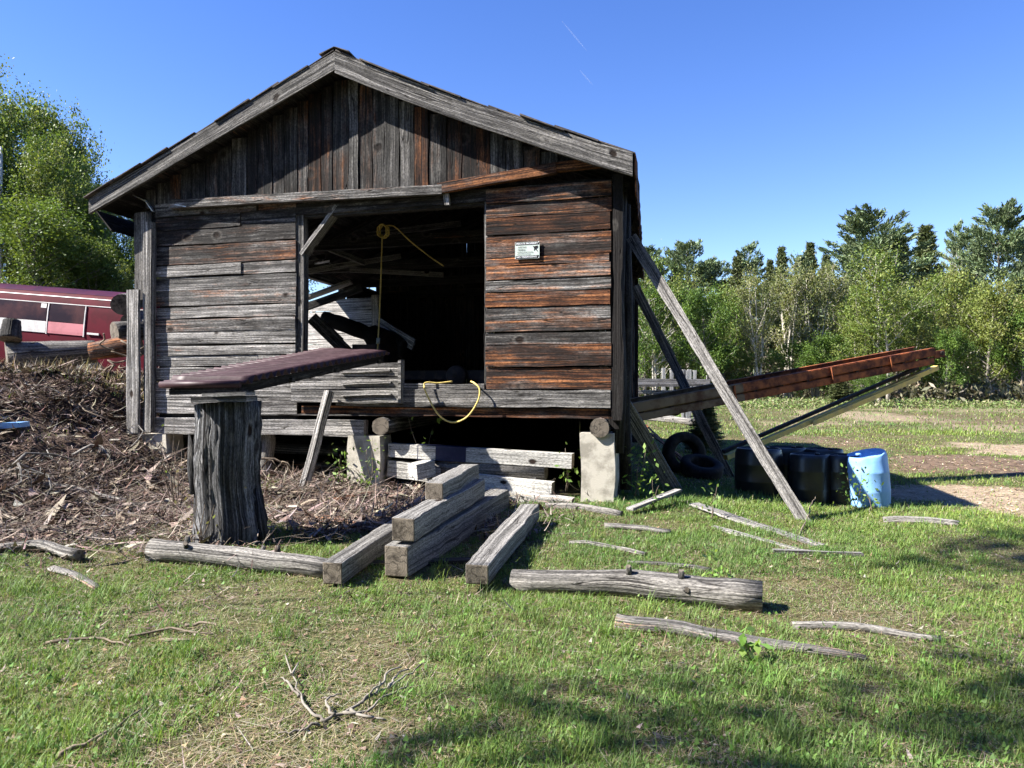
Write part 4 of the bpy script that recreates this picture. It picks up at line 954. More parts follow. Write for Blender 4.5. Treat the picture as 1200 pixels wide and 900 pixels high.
n1 = t.noise(ob, .9, 6, .65); n2 = t.noise(ob, 7, 6, .7); n3 = t.noise(ob, 40, 4, .7); n4 = t.noise(ob, .16, 5, .6)
gr = t.ramp(t.ma('ADD', t.ma('MULTIPLY', n2, .5), t.ma('MULTIPLY', n3, .5)), [(.36, (.034, .030, .018)), (.5, (.095, .085, .05)), (.63, (.21, .18, .125))])
gr2 = t.ramp(t.ma('ADD', t.ma('MULTIPLY', n1, .6), t.ma('MULTIPLY', n4, .4)), [(.38, (.75, .92, .6)), (.62, (1.15, 1.02, .92))])
gr = t.mix(1.0, gr, gr2, 'MULTIPLY')
sa = t.ramp(t.ma('ADD', t.ma('MULTIPLY', n3, .5), t.ma('MULTIPLY', n2, .5)), [(.36, (.15, .115, .08)), (.5, (.31, .24, .165)), (.64, (.44, .365, .28))])
di = t.ramp(n2, [(.36, (.065, .045, .032)), (.62, (.19, .135, .095))])
bb = t.ramp(t.ma('ADD', t.ma('MULTIPLY', n3, .6), t.ma('MULTIPLY', n2, .4)), [(.36, (.022, .016, .013)), (.64, (.13, .09, .07))])
c = t.mix(q[1], gr, di); c = t.mix(q[0], c, sa); c = t.mix(q[2], c, bb)
t.set(Base_Color=c, Roughness=.95); t.b.inputs['Specular IOR Level'].default_value = .1
t.bump(t.ma('ADD', n3, n2), .7, .04)
me = mass_mesh('ground', np.stack([XX, YY, ZZ], -1).reshape(-1, 3), np.full(len(quads), 4), quads.ravel(), [t.m], C, True)
tag(link('ground', me), kind='structure')

# ------------------------------------------------------------------ blades, straw, bark, leaves: uncountable ground cover
def blades(name, pts, h, w, bend, colr, mat, lay=0.0, yaw=None, seg=2):
    """each blade: a tapering strip of seg quads; pts (n,3)"""
    n = len(pts); r_ = np.random.default_rng(n + 5)
    yaw = r_.random(n) * 2 * np.pi if yaw is None else yaw
    d = np.stack([np.cos(yaw), np.sin(yaw), np.zeros(n)], -1); side = np.stack([-np.sin(yaw), np.cos(yaw), np.zeros(n)], -1)
    vs = []; el = np.clip(np.pi / 2 - lay, .02, None) if not np.isscalar(lay) else np.full(n, np.pi / 2 - lay)
    p = pts.copy(); rows = []
    for k in range(seg + 1):
        f = k / seg; ww = w * (1 - f ** 1.6) * .5 if k < seg else w * .04
        rows.append(np.stack([p - side * ww[:, None], p + side * ww[:, None]], 1))
        ang = el - bend * (k + .5) / seg
        p = p + (d * np.cos(ang)[:, None] + np.array([0, 0, 1.0]) * np.sin(ang)[:, None]) * (h / seg)[:, None]
    vs = np.concatenate(rows, 1).reshape(-1, 3); m = 2 * (seg + 1)
    base = (np.arange(n) * m)[:, None]
    q = np.concatenate([base + np.array([2 * k, 2 * k + 1, 2 * k + 3, 2 * k + 2]) for k in range(seg)], 1).reshape(-1)
    me = mass_mesh(name, vs, np.full(n * seg, 4), q, [mat], np.repeat(colr, m, 0), True)
    return link(name, me)
def cols(n, palette, jit=.25, gj=.1):
    pal = np.array(palette); c = pal[rng.integers(0, len(pal), n)] * (1 + (rng.random((n, 1)) - .5) * 2 * jit)
    return np.clip(c * (1 + (rng.random((n, 3)) - .5) * 2 * gj), 0, 1)
def wedge(n, y0, y1, power=1.6, margin=1.12):
    """points over the ground the camera looks at and a margin, denser near"""
    u = rng.random(n); a = 1 - power
    y = (y0 ** a + u * (y1 ** a - y0 ** a)) ** (1 / a)
    x = (rng.random(n) * 2 - 1) * (y * .69 * 1.05 + 2.2)
    return x, y
LOGS = [(G(178, 655), G(392, 676), .12), (G(600, 690), G(892, 714), .13), (V(-.9, 6, 0), V(-.2, 8.6, 0), .22), (V(-.27, 5.7, 0), (.2, 7.9, 0), .12), (V(-1.4, 5.76, 0), V(-1, 7.9, 0), .11)]
def clear(x, y):
    ok = np.ones(len(x), bool)
    for A, B, r in LOGS:
        ax_, ay_ = B[0] - A[0], B[1] - A[1]; f = np.clip(((x - A[0]) * ax_ + (y - A[1]) * ay_) / (ax_ ** 2 + ay_ ** 2), 0, 1)
        ok &= np.hypot(x - A[0] - ax_ * f, y - A[1] - ay_ * f) > r * .55
    sx = (x - LW[0]) * NB[1] - (y - LW[1]) * NB[0]; inside = ((x - LW[0]) * N0[0] + (y - LW[1]) * N0[1] > .25) & (sx > 0) & (sx < WID + .05) & (y < 21)
    return ok & ~inside
GREEN = [(.122, .215, .045), (.15, .245, .055), (.095, .175, .038), (.185, .265, .065), (.13, .195, .06)]
STRAW = [(.36, .30, .18), (.28, .23, .14), (.42, .37, .26), (.22, .17, .11), (.33, .29, .23)]
def grow(n, y0, y1, hrange, wbase, name, label=None, straw=.2, power=1.6, dens=1.0):
    x, y = wedge(n, y0, y1, power); L_ = lush(x, y); s_, d_ = soil_masks(x, y); b_ = bark_mask(x, y)
    keep = (rng.random(n) < (.48 + .52 * L_) * (1 - .94 * np.maximum(s_, d_)) * (1 - .97 * b_) * dens) & clear(x, y)
    x, y, L_ = x[keep], y[keep], L_[keep]; m = len(x)
    h = (hrange[0] + (hrange[1] - hrange[0]) * rng.random(m) ** 2) * (.55 + .8 * L_); w = wbase * (.7 + .6 * rng.random(m)) * np.maximum(1, y / 5.5)
    c = cols(m, GREEN); warm = (fbm(x * .5 + 60, y * .5, 3) - .42)[:, None] * 1.5
    c = c * (1 + np.clip(warm, -.2, .5) * np.array([.9, .45, .1])); ds = rng.random(m) < straw * (1.2 - L_); c[ds] = cols(ds.sum(), STRAW)
    pts = np.stack([x, y, terrain(x, y) - .004], -1)
    o = blades(name, pts, h, w, .3 + rng.random(m) * 1.1, c, M['grassleaf'], lay=.05 + rng.random(m) ** 1.5 * .8)
    return tag(o, kind='stuff')
def tufts(n, k, y0, y1, name):
    x0, y0_ = wedge(n, y0, y1, 1.5); L_ = lush(x0, y0_); s_, d_ = soil_masks(x0, y0_)
    keep = (L_ > .3) & (bark_mask(x0, y0_) < .4) & (np.maximum(s_, d_) < .5); x0, y0_ = x0[keep], y0_[keep]; n = len(x0)
    sz = .5 + rng.random(n) ** 2
    x = np.repeat(x0, k) + rng.normal(0, .035, n * k); y = np.repeat(y0_, k) + rng.normal(0, .035, n * k); ok = clear(x, y)
    h = np.repeat(sz, k) * (.05 + .085 * rng.random(n * k)); base = cols(n, GREEN + [(.13, .22, .04)], .2); c = np.repeat(base, k, 0) * (.8 + .4 * rng.random((n * k, 1)))
    pts = np.stack([x, y, terrain(x, y) - .004], -1)[ok]
    return tag(blades(name, pts, h[ok], np.full(ok.sum(), .0048), .3 + rng.random(ok.sum()) * .9, c[ok], M['grassleaf'], lay=rng.random(ok.sum()) * .6), kind='stuff')
grow(660000, 2.3, 9, (.014, .05), .0040, 'grass', power=1.7)
grow(300000, 5.2, 10, (.018, .055), .0045, 'grass', power=1.02)
grow(200000, 8.5, 24, (.03, .085), .0050, 'grass', power=1.5)
grow(90000, 22, 70, (.06, .16), .0055, 'grass', power=1.6)
tufts(3000, 26, 2.5, 12, 'grass')
t = NT('bark_chip'); c = t.attr(); n = t.noise(t.tc(), 60, 4, .7)
t.set(Base_Color=t.mix(1.0, c, t.ramp(n, [(.35, .45), (.6, 1.25)]), 'MULTIPLY'), Roughness=.9); M['barkchip'] = t.m
BARK = [(.15, .105, .085), (.10, .07, .06), (.21, .16, .13), (.065, .046, .042), (.29, .235, .195), (.12, .072, .055), (.085, .075, .08)]
# dead straw lying flat
def litter(n, y0, y1, lr, w, pal, name, sel, mat, lay=(1.35, 1.62), power=1.6, lift=.012, bend=.3, seg=2, keepf=None):
    x, y = wedge(n, y0, y1, power); keep = sel(x, y) & clear(x, y); x, y = x[keep], y[keep]; m = len(x)
    h = lr[0] + (lr[1] - lr[0]) * rng.random(m) ** 1.7; ww = w * (.5 + rng.random(m)) * np.maximum(1, y / 7)
    pts = np.stack([x, y, terrain(x, y) + lift * rng.random(m) + .003], -1)
    return tag(blades(name, pts, h, ww, (rng.random(m) - .5) * 2 * bend, cols(m, pal, .35), mat, lay=lay[0] + (lay[1] - lay[0]) * rng.random(m), seg=seg), kind='stuff')
litter(130000, 2.4, 14, (.03, .13), .0032, STRAW, 'straw', lambda x, y: (rng.random(len(x)) < .25 + .75 * (1 - lush(x, y))) & (bark_mask(x, y) < .6), M['twig'] if False else M['grassleaf'])
litter(6500, 2.5, 12, (.02, .05), .022, [(.30, .22, .15), (.22, .15, .10), (.42, .36, .30), (.16, .11, .08)], 'fallen_leaves', lambda x, y: (fbm(x * 1.1, y * 1.1 + 30, 3) > .5) & (np.maximum(*soil_masks(x, y)) < .4), M['grassleaf'], lay=(1.0, 1.6), bend=.8)
litter(9000, 2.6, 12, (.05, .28), .0045, [(.20, .15, .11), (.12, .085, .06), (.30, .25, .2)], 'dead_twigs', lambda x, y: (rng.random(len(x)) < .25 + .75 * sst(1.5, -1.5, x)) & (fbm(x * .9 + 50, y * .9, 3) > .44) & (np.maximum(*soil_masks(x, y)) < .4), M['barkchip'], lay=(1.35, 1.6), bend=.4, seg=3)
litter(26000, 4.3, 9.5, (.03, .16), .013, BARK, 'scattered_bark', lambda x, y: rng.random(len(x)) < .55 * sst(1.2, -2.5, x) * sst(4.3, 6.2, y) * sst(.40, .58, fbm(x * 1.2 + 15, y * 1.2, 3)), M['barkchip'], lay=(1.1, 1.7), bend=.8, seg=3, power=1.2)
# broad low weeds
litter(22000, 2.5, 10, (.015, .035), .017, [(.10, .19, .035), (.13, .23, .05), (.08, .15, .03)], 'clover', lambda x, y: (lush(x, y) > .35) & (bark_mask(x, y) < .3) & (np.maximum(*soil_masks(x, y)) < .3), M['grassleaf'], lay=(.4, 1.3), bend=.9, lift=.04)
# bark debris on the slope and under the shed front

selb = lambda x, y: (rng.random(len(x)) < bark_mask(x, y) * (.35 + .65 * sst(.3, .55, fbm(x * 1.4 + 80, y * 1.4, 3)))) & (y < 15)
litter(120000, 5.6, 15, (.03, .20), .015, BARK, 'bark_debris', selb, M['barkchip'], lay=(.9, 1.75), power=1.1, lift=.08, bend=1.1, seg=3)
litter(34000, 6.0, 15, (.2, .8), .0065, [(.22, .175, .14), (.32, .27, .22), (.11, .08, .065)], 'twig_litter', selb, M['barkchip'], lay=(1.2, 1.62), power=1.1, lift=.12, bend=.5, seg=4)
litter(5200, 6.0, 15, (.06, .34), .07, [(.26, .21, .17), (.15, .11, .09), (.36, .31, .26)], 'bark_slabs', selb, M['barkchip'], lay=(1.1, 1.7), power=1.1, lift=.10, bend=.9, seg=3)
# chips on the bare sandy yard
litter(26000, 7, 20, (.02, .09), .016, [(.42, .30, .18), (.30, .19, .11), (.16, .09, .06), (.5, .42, .32)], 'wood_chips', lambda x, y: rng.random(len(x)) < np.maximum(*soil_masks(x, y)), M['barkchip'], lay=(1.2, 1.7), power=1.3)
# dry stalks on the crest of the slope before the van
x = rng.uniform(-9.8, -5.6, 1500); y = 12.0 + rng.random(1500) * 1.6; m = 1500
tag(blades('dry_stalks', np.stack([x, y, terrain(x, y)], -1), .08 + .28 * rng.random(m) ** 1.6, np.full(m, .010), rng.random(m) * .8, cols(m, STRAW + [(.5, .47, .4)], .3), M['grassleaf'], lay=rng.random(m) * .6, seg=3), kind='stuff')
x = rng.uniform(-10.5, -5.2, 5000); y = 11.6 + rng.random(5000) * 3; m = 5000
tag(blades('grass', np.stack([x, y, terrain(x, y)], -1), .03 + .08 * rng.random(m), np.full(m, .010), rng.random(m), cols(m, GREEN + STRAW[:2], .3), M['grassleaf'], lay=rng.random(m) * .7), kind='stuff')

# ------------------------------------------------------------------ small plants
def sprig(base, h, n, label, leaf=.05, spread=.16, cat='weed', name='leafy_weed', pal=((.13, .22, .045), (.17, .27, .06)), stems=2):
    mb = MB(); base = np.asarray(base, float); tips = []
    root = empty(name, base, label, cat)
    for s_ in range(stems):
        d = V(random.uniform(-.3, .3), random.uniform(-.3, .3), 1); pts = [base + d * h * f * (.8 + .2 * (s_ == 0)) + V(math.sin(f * 5 + s_), math.cos(f * 4), 0) * .03 * h for f in np.linspace(0, 1, 6)]
        tube(mb, pts, [.007, .006, .005, .004, .003, .002], 5, 0, (.5, .3, .1)); tips += pts[1:]
    mb.build('stem', M['twig'], root)
    c = np.array([tips[random.randrange(len(tips))] for _ in range(n)]) + rng.normal(0, spread * .45, (n, 3)); c[:, 2] = np.maximum(c[:, 2], base[2] + .02)
    me = leaf_mesh('leaves', c, leaf, cols(n, pal, .25), M['leaf']); link('leaves', me, root)
def leaf_mesh(name, c, size, col, mat, aspect=.55, up=.3, axis=None):
    n = len(c); size = np.broadcast_to(size, (n,)) * (.6 + .8 * rng.random(n))
    a = rng.normal(0, 1, (n, 3)) if axis is None else axis + rng.normal(0, .35, (n, 3)); a /= np.linalg.norm(a, axis=1)[:, None]
    r_ = rng.normal(0, 1, (n, 3)) + np.array([0, 0, up]); b = np.cross(a, r_); b /= np.linalg.norm(b, axis=1)[:, None] + 1e-9
    s = size[:, None]; v = np.stack([c - a * s * .5, c + b * s * aspect * .5, c + a * s * .55, c - b * s * aspect * .5], 1).reshape(-1, 3)
    return mass_mesh(name, v, np.full(n, 4), np.arange(4 * n), [mat], np.repeat(col, 4, 0), False)
sprig(PS(433, 565, -.45) * V(1, 1, 0) + UP * .28, .62, 60, 'leafy sapling in front of the middle concrete pier', .055, .22)
sprig(PS(402, 560, -.2) * V(1, 1, 0) + UP * .28, .4, 60, 'low green weed between the prop stick and the middle pier', .06, .2)
sprig(PS(497, 560, .3) * V(1, 1, 0) + UP * .25, .95, 26, 'thin leafy sapling before the blue banded beam', .07, .16)
sprig(PS(663, 560, .1) * V(1, 1, 0) + UP * .25, .55, 34, 'green seedling at the ends of the painted timbers', .06, .16)
sprig(G(742, 585), .75, 60, 'bright leafy sapling right of the right pier', .07, .2)
sprig(G(764, 596), .35, 40, 'low weed by the foot of the short wide brace', .06, .18)
sprig(G(833, 610), .36, 26, 'upright pale seedling near the long silver board', .055, .12)
sprig(G(1003, 598), .5, 90, 'leafy vine climbing between the black and blue barrels', .05, .2)
sprig(G(1022, 600), .22, 30, 'small weed at the foot of the blue barrel', .045, .16)
sprig(G(878, 776), .14, 22, 'broad bright weed in the grass before the rotten log', .08, .1)
sprig(G(240, 640) + V(0, -.1, 0), .5, 30, 'scraggly weed left of the stump', .035, .3, pal=((.16, .15, .07), (.2, .2, .09)), stems=5)
sprig(G(205, 600), 1.0, 26, 'bare thorny brush before the left concrete pier', .03, .4, pal=((.2, .18, .1), (.12, .16, .05)), stems=8, cat='brush', name='thorny_brush')
sprig(G(840, 690), .16, 60, 'dark green weed clump behind the thick grey log', .05, .16)

# single branches one can tell apart on the bark slope
for k in range(26):
    x0 = rng.uniform(-7.4, -3.6); y0 = rng.uniform(6.9, 11.6)
    if float(bark_mask(np.array([x0]), np.array([y0]))[0]) < .5: continue
    L_ = rng.uniform(.35, 1.1); an = rng.uniform(0, 6.28); r0 = rng.uniform(.010, .028); mb = MB()
    def path(x, y, an, L_, n=6):
        pts = []
        for i in range(n):
            f = i / (n - 1); a2 = an + .5 * math.sin(f * 4 + k); xx, yy = x + math.cos(a2) * L_ * f, y + math.sin(a2) * L_ * f
            pts.append(V(xx, yy, gz(xx, yy) + .05 + .10 * math.sin(f * 3.1) * (k % 3)))
        return pts
    m_ = path(x0, y0, an, L_); tube(mb, m_, list(np.linspace(r0, r0 * .3, 6)), 6, .15, (.75, .1, .15))
    for q in (2, 3): tube(mb, path(m_[q][0], m_[q][1], an + rng.choice((-1, 1)) * .8, L_ * .4, 4), list(np.linspace(r0 * .6, .003, 4)), 5, .1, (.7, .1, .15))
    tag(mb.build('bark_slope_branch', M['logwood'] if k % 2 else M['twig']), 'loose dry branch lying in the bark and twigs of the slope', 'branch', 'loose branches on the bark slope')
SHADE = [(-20, 24.5, 10, 7, 'left_oak', 'leafy tree standing left of the yard, out of the picture'),
         (-25, 28, 11, 7, 'left_oak', 'second leafy tree left of the yard, out of the picture'),
         (-7.0, 4.3, 13.5, 2.2, 'high_crown', 'tall bare stemmed tree left of the yard, out of the picture'),
         (-9.6, 1.25, 12.5, 2.2, 'high_crown', 'tall bare stemmed tree left of the camera, out of the picture')]
for k_ in range(11): SHADE.append((-16 + 4.2 * k_ + .5 * math.sin(k_ * 3), -7 - 1.5 * math.cos(k_ * 2), 13 + 2 * math.sin(k_), 6.5, 'spruce' if k_ % 2 else 'left_ash', 'unseen tree added behind the camera to hold sky light off the shed'))
# ------------------------------------------------------------------ trees
def tree_deciduous(h, cw, base_f, nleaf, leaf, pal, bark, r0=.14, stems=1, seed=1, nbr=26, upness=.8, top_thin=1.0, clump=.45):
    rs = random.Random(seed); rn = np.random.default_rng(seed); mb = MB(); tips = []; wts = []
    for s_ in range(stems):
        lean = V(rs.uniform(-.12, .12), rs.uniform(-.12, .12), 1) if stems > 1 else V(rs.uniform(-.03, .03), rs.uniform(-.03, .03), 1)
        off = V(rs.uniform(-.4, .4), rs.uniform(-.4, .4), 0) * (stems > 1); hh = h * rs.uniform(.82, 1) if s_ else h
        tr = [off + lean * hh * f + V(math.sin(f * 5 + s_ * 2) * .02 * h, math.cos(f * 4 + s_) * .02 * h, 0) for f in np.linspace(0, 1, 9)]; tr[0] = tr[0] - UP * .4
        tube(mb, tr, [r0 * (1 - f) ** .8 + .015 for f in np.linspace(0, 1, 9)], 7, .06, (.55, .1, .2))
        for b in range(nbr // stems):
            f = base_f + (1 - base_f) * ((b + rs.random()) / (nbr // stems)) ** .9; f = min(f, .97)
            i = min(7, int(f * 8)); p = tr[i] + (tr[i + 1] - tr[i]) * (f * 8 - i); g = (f - base_f) / (1 - base_f)
            L_ = cw * (.35 + .9 * math.sin(math.pi * min(1, g * .85 + .18)) ) * .5 * rs.uniform(.6, 1.15); an = rs.uniform(0, 6.283)
            d = V(math.cos(an), math.sin(an), upness * rs.uniform(.4, 1.3)); d /= np.linalg.norm(d)
            bp = [p, p + d * L_ * .35, p + d * L_ * .7 + UP * L_ * .06, p + d * L_ + UP * L_ * .16]
            rb = r0 * (1 - f) * .45 + .012; tube(mb, bp, [rb, rb * .75, rb * .5, .008], 5, 0, (.55, .1, .2), capped=False)
            tips += bp[1:]; wts += [L_ * .6, L_, L_ * 1.1]
            for q in range(4):
                k = rs.randint(1, 3); d2 = d + V(rs.uniform(-1, 1), rs.uniform(-1, 1), rs.uniform(-.3, .9)); d2 /= np.linalg.norm(d2); L2 = L_ * rs.uniform(.25, .5)
                sp = [bp[k], bp[k] + d2 * L2 * .5, bp[k] + d2 * L2 + UP * .1 * L2]; tube(mb, sp, [rb * .4 + .006, rb * .3 + .004, .004], 4, 0, (.55, .1, .2), capped=False); tips += sp[1:]; wts += [L2, L2]
    tips = np.array(tips); w = np.array(wts); w = w ** .7 * np.clip(rn.lognormal(0, .7, len(w)), .15, 4); w /= w.sum(); sel = rn.choice(len(tips), nleaf, p=w)
    cw_ = clump * (.6 + .8 * rn.random(len(tips)))
    c = tips[sel] + rn.normal(0, 1, (nleaf, 3)) * (cw_[sel] * cw * .12)[:, None]; c[:, 2] = np.maximum(c[:, 2], h * base_f * .5)
    tcol = np.array(pal)[rn.integers(0, len(pal), len(tips))] * (.75 + .5 * rn.random((len(tips), 1)))
    col = tcol[sel] * (.75 + .5 * rn.random((nleaf, 1)))
    return mb, leaf_mesh('crown', c, leaf, np.clip(col, 0, 1), M['leaf'], .75, 1.0), bark
def tree_pine(h, cw, base_f, seed, pal, dens=1.0, spruce=False, needle=.42, layers=None, shape=None):
    rs = random.Random(seed); rn = np.random.default_rng(seed); mb = MB(); C_ = []; A_ = []; K_ = []
    tr = [V(math.sin(f * 4 + seed) * .012 * h, math.cos(f * 3) * .012 * h, h * f) for f in np.linspace(0, 1, 8)]; tr[0] = tr[0] - UP * .4
    tube(mb, tr, [.017 * h * (1 - f) + .02 for f in np.linspace(0, 1, 8)], 7, .05, (.4, .2, .4))
    z = base_f * h
    while z < h * .985:
        g = (z / h - base_f) / (1 - base_f); nb = rs.randint(5, 7) if spruce else rs.randint(3, 6)
        pr = (1 - g) ** .8 if spruce else (math.sin(math.pi * min(1, .18 + g * .80)) ** .8)
        if shape: pr = float(np.interp(g, *shape))
        for b in range(nb):
            if rs.random() > dens: continue
            an = rs.uniform(0, 6.283); L_ = cw * .5 * pr * (rs.uniform(.75, 1.1) if spruce else rs.uniform(.5, 1.2)) + .15
            el = (-.12 + .5 * g) if spruce else rs.uniform(.02, .38) + .45 * g ** 2
            p = V(np.interp(z, [0, h], [0, tr[-1][0]]), np.interp(z, [0, h], [0, tr[-1][1]]), z); d = V(math.cos(an) * math.cos(el), math.sin(an) * math.cos(el), math.sin(el)); sd_ = unit(np.cross(d, UP))
            bp = [p, p + d * L_ * .5 + UP * (-.04 * L_), p + d * L_ + UP * L_ * (.02 if spruce else .10)]
            tube(mb, bp, [.004 * h * (1 - g) + .012, .018, .006], 4, 0, (.4, .2, .4), capped=False)
            nt = max(3, int(L_ / (.20 if spruce else .24))); kc = rs.uniform(.65, 1.35)
            for i in range(nt):
                f = (.12 if spruce else .28) + (.88 if spruce else .72) * (i + rs.random()) / nt
                q = p + d * L_ * f + UP * L_ * (.10 * f * f - .04 * f) * (0 if spruce else 1)
                wd = L_ * .34 * math.sin(math.pi * min(1, f * .8 + .15))
                for sgn in (-1, 1, 0):
                    q2 = q + sd_ * sgn * wd * rs.uniform(.3, 1) + UP * rs.uniform(-.05, .10)
                    m = 5 if spruce else 6
                    C_.append(np.repeat(q2[None], m, 0) + rn.normal(0, .10, (m, 3))); A_.append(np.repeat((d * .8 + sd_ * sgn * .7 + UP * (.1 if spruce else .35))[None], m, 0) + rn.normal(0, .35, (m, 3))); K_ += [kc] * m
        z += rs.uniform(.22, .34) if spruce else rs.uniform(.38, .75)
    c = np.concatenate(C_); a = np.concatenate(A_); n = len(c); k = np.array(K_)
    col = np.array(pal)[rn.integers(0, len(pal), n)] * (.65 + .7 * rn.random((n, 1))) * k[:, None]
    return mb, leaf_mesh('crown', c, needle, np.clip(col, 0, 1), M['needle'], .26, .5, axis=a), 'bark'
PROTO = {}
def make_proto(key, made): PROTO[key] = (made, None)
def plant(key, x, y, h, w, label, rot=0, group=None, name='tree', cat='tree', z=None):
    """first use of a kind builds it, later uses share its meshes; h and w scale the tree to its own size"""
    (mb, crown, bark, h0, w0), shared = PROTO[key]
    root = bpy.data.objects.new(name, None); COL.objects.link(root); tag(root, label, cat, group)
    if shared is None:
        a = mb.build('trunk', M[bark], root, flip=False); b = link('crown', crown, root); PROTO[key] = ((mb, crown, bark, h0, w0), (a.data, b.data))
        a.matrix_parent_inverse = Matrix.Identity(4); b.matrix_parent_inverse = Matrix.Identity(4)
    else:
        for nm, me in zip(('trunk', 'crown'), shared):
            o = bpy.data.objects.new(nm, me); COL.objects.link(o); o.parent = root
    root.location = (x, y, gz(x, y) if z is None else z); root.rotation_euler = (0, 0, rot); root.scale = (w / w0, w / w0, h / h0); return root
SP = [(.13, .19, .035), (.16, .21, .045), (.105, .155, .03), (.19, .22, .06)]
YG = [(.165, .205, .045), (.19, .22, .06), (.135, .18, .04), (.21, .22, .065)]
SG = [(.16, .19, .065), (.19, .21, .08), (.13, .155, .05), (.20, .205, .09)]
MG = [(.09, .155, .028), (.12, .19, .035), (.07, .125, .025)]
PN = [(.10, .145, .065), (.13, .175, .085), (.075, .115, .055), (.16, .20, .10)]
SPC = [(.075, .10, .04), (.105, .13, .05), (.14, .155, .066)]
def real_size(made):
    co = np.array([v.co[:] for v in made[1].vertices]); return (*made, float(np.percentile(co[:, 2], 99.7)), float(2 * np.percentile(np.hypot(co[:, 0], co[:, 1]), 96)))
def D(key, h, w, *a, **k): PROTO[key] = (real_size(tree_deciduous(h, w, *a, **k)), None)
def E(key, h, w, *a, **k): PROTO[key] = (real_size(tree_pine(h, w, *a, **k)), None)
D('poplar', 11, 4.5, .28, 5200, .17, SG, 'palebark', r0=.13, stems=4, seed=3, nbr=40, upness=1.5)
D('birch', 13, 6, .2, 8500, .17, SP, 'palebark', r0=.16, stems=2, seed=5, nbr=36, upness=1.1)
D('maple', 10, 6.5, .12, 15000, .2, MG, 'bark', r0=.18, seed=8, nbr=36, upness=.7)
D('yellow_maple', 10, 6.5, .12, 13000, .19, YG, 'bark', r0=.16, seed=13, nbr=36, upness=.9)
D('bare', 8, 5, .15, 900, .15, SG, 'palebark', r0=.12, stems=2, seed=21, nbr=40, upness=.5)
D('sparse', 10, 5.5, .2, 7500, .17, SP, 'bark', r0=.13, stems=3, seed=34, nbr=36, upness=1.2)
E('pine', 17, 9, .3, 4, PN, .95)
E('pine_open', 17, 8, .35, 9, PN, .7, shape=([0, .2, .45, .7, .9, 1], [.8, 1, .9, .75, .4, .1]))
E('pine_round', 16, 7, .3, 14, PN, 1.0, shape=([0, .3, .6, .85, 1], [.8, 1, .95, .7, .25]))
D('high_crown', 13, 3.6, .70, 800, .2, SP, 'bark', r0=.02, seed=77, nbr=22, upness=.9)
E('spruce', 15, 5, .08, 6, SPC, 1.0, spruce=True, needle=.36)
def TL(key, px, ytop, y, wpx, label, name, cat='tree', rot=None, group='trees along the far edge of the field'):
    x = (px - 600) / FPX * y; z = gz(x, y); h = EYE + (450 - ytop) / FPX * y - z
    return plant(key, x, y, h, wpx / FPX * y, label, random.uniform(0, 6) if rot is None else rot, group, name, cat)
TL('bare', 768, 340, 50, 70, 'bare pale branched tree just right of the shed corner, behind the grey fence', 'bare_tree')
TL('sparse', 752, 296, 55, 70, 'pale green sparse tree rising directly behind the shed corner', 'sparse_tree')
TL('pine_round', 806, 282, 66, 74, 'round topped pine behind the bright maple near the shed', 'pine_tree', 'pine')
TL('sparse', 788, 318, 58, 62, 'sparse grey green tree in front of the round topped pine', 'sparse_tree')
TL('maple', 826, 336, 50, 74, 'bright green bushy maple seen between the two long braces', 'maple_tree')
TL('spruce', 846, 330, 68, 46, 'dark spruce between the bright maple and the small open pine', 'spruce_tree', 'spruce')
TL('pine_open', 878, 286, 74, 62, 'small open pine with spreading top above the bare poplars', 'pine_tree', 'pine')
TL('spruce', 918, 291, 72, 44, 'narrow spruce tip poking above the poplars', 'spruce_tree', 'spruce')
TL('spruce', 902, 306, 70, 40, 'shorter spruce tip beside the narrow one above the poplars', 'spruce_tree', 'spruce')
TL('pine_round', 938, 300, 74, 40, 'pine tip right of the narrow spruce above the poplars', 'pine_tree', 'pine')
TL('poplar', 888, 316, 50, 62, 'leftmost poplar clump with pale bare stems beyond the conveyor', 'poplar_tree', 'poplar', 1.0)
TL('poplar', 922, 306, 52, 66, 'poplar clump under the narrow spruce tip', 'poplar_tree', 'poplar', 2.2)
TL('poplar', 955, 304, 51, 66, 'yellowish poplar clump in the middle of the tree line', 'poplar_tree', 'poplar', 3.7)
TL('poplar', 984, 316, 53, 60, 'rightmost poplar clump, left of the big pine', 'poplar_tree', 'poplar', 5.1)
TL('pine', 1018, 246, 62, 118, 'big broad pine, the tallest crown left of centre of the far tree line', 'pine_tree', 'pine', .6)
TL('birch', 1040, 286, 46, 92, 'tall birch with pale trunk and light leaves in front of the big pine', 'birch_tree', 'birch', 1.2)
TL('sparse', 1002, 330, 50, 60, 'light green sparse tree left of the tall birch', 'sparse_tree')
TL('spruce', 1089, 266, 66, 74, 'cone shaped spruce standing between the big pine and the right hand pine', 'spruce_tree', 'spruce')
TL('sparse', 1082, 318, 50, 66, 'loose green tree before the cone shaped spruce', 'sparse_tree')
TL('pine_open', 1121, 262, 84, 44, 'thin far pine with a tufted top right of the cone shaped spruce', 'pine_tree', 'pine')
TL('bare', 1128, 285, 70, 60, 'leafless reddish tree top beside the thin far pine', 'bare_tree')
TL('pine', 1172, 238, 64, 98, 'tall layered pine near the right picture edge', 'pine_tree', 'pine', 2.6)
TL('yellow_maple', 1122, 314, 52, 84, 'yellow green maple between the cone shaped spruce and the layered pine', 'maple_tree')
TL('yellow_maple', 1160, 330, 47, 84, 'broad yellow green maple below the layered pine', 'maple_tree')
TL('maple', 1200, 348, 46, 74, 'green maple cut by the right picture edge', 'maple_tree')
TL('maple', 1110, 385, 45, 62, 'low green maple at the end of the conveyor', 'maple_tree')
TL('pine_round', 1225, 300, 58, 80, 'pine outside the right edge of the field', 'pine_tree', 'pine')
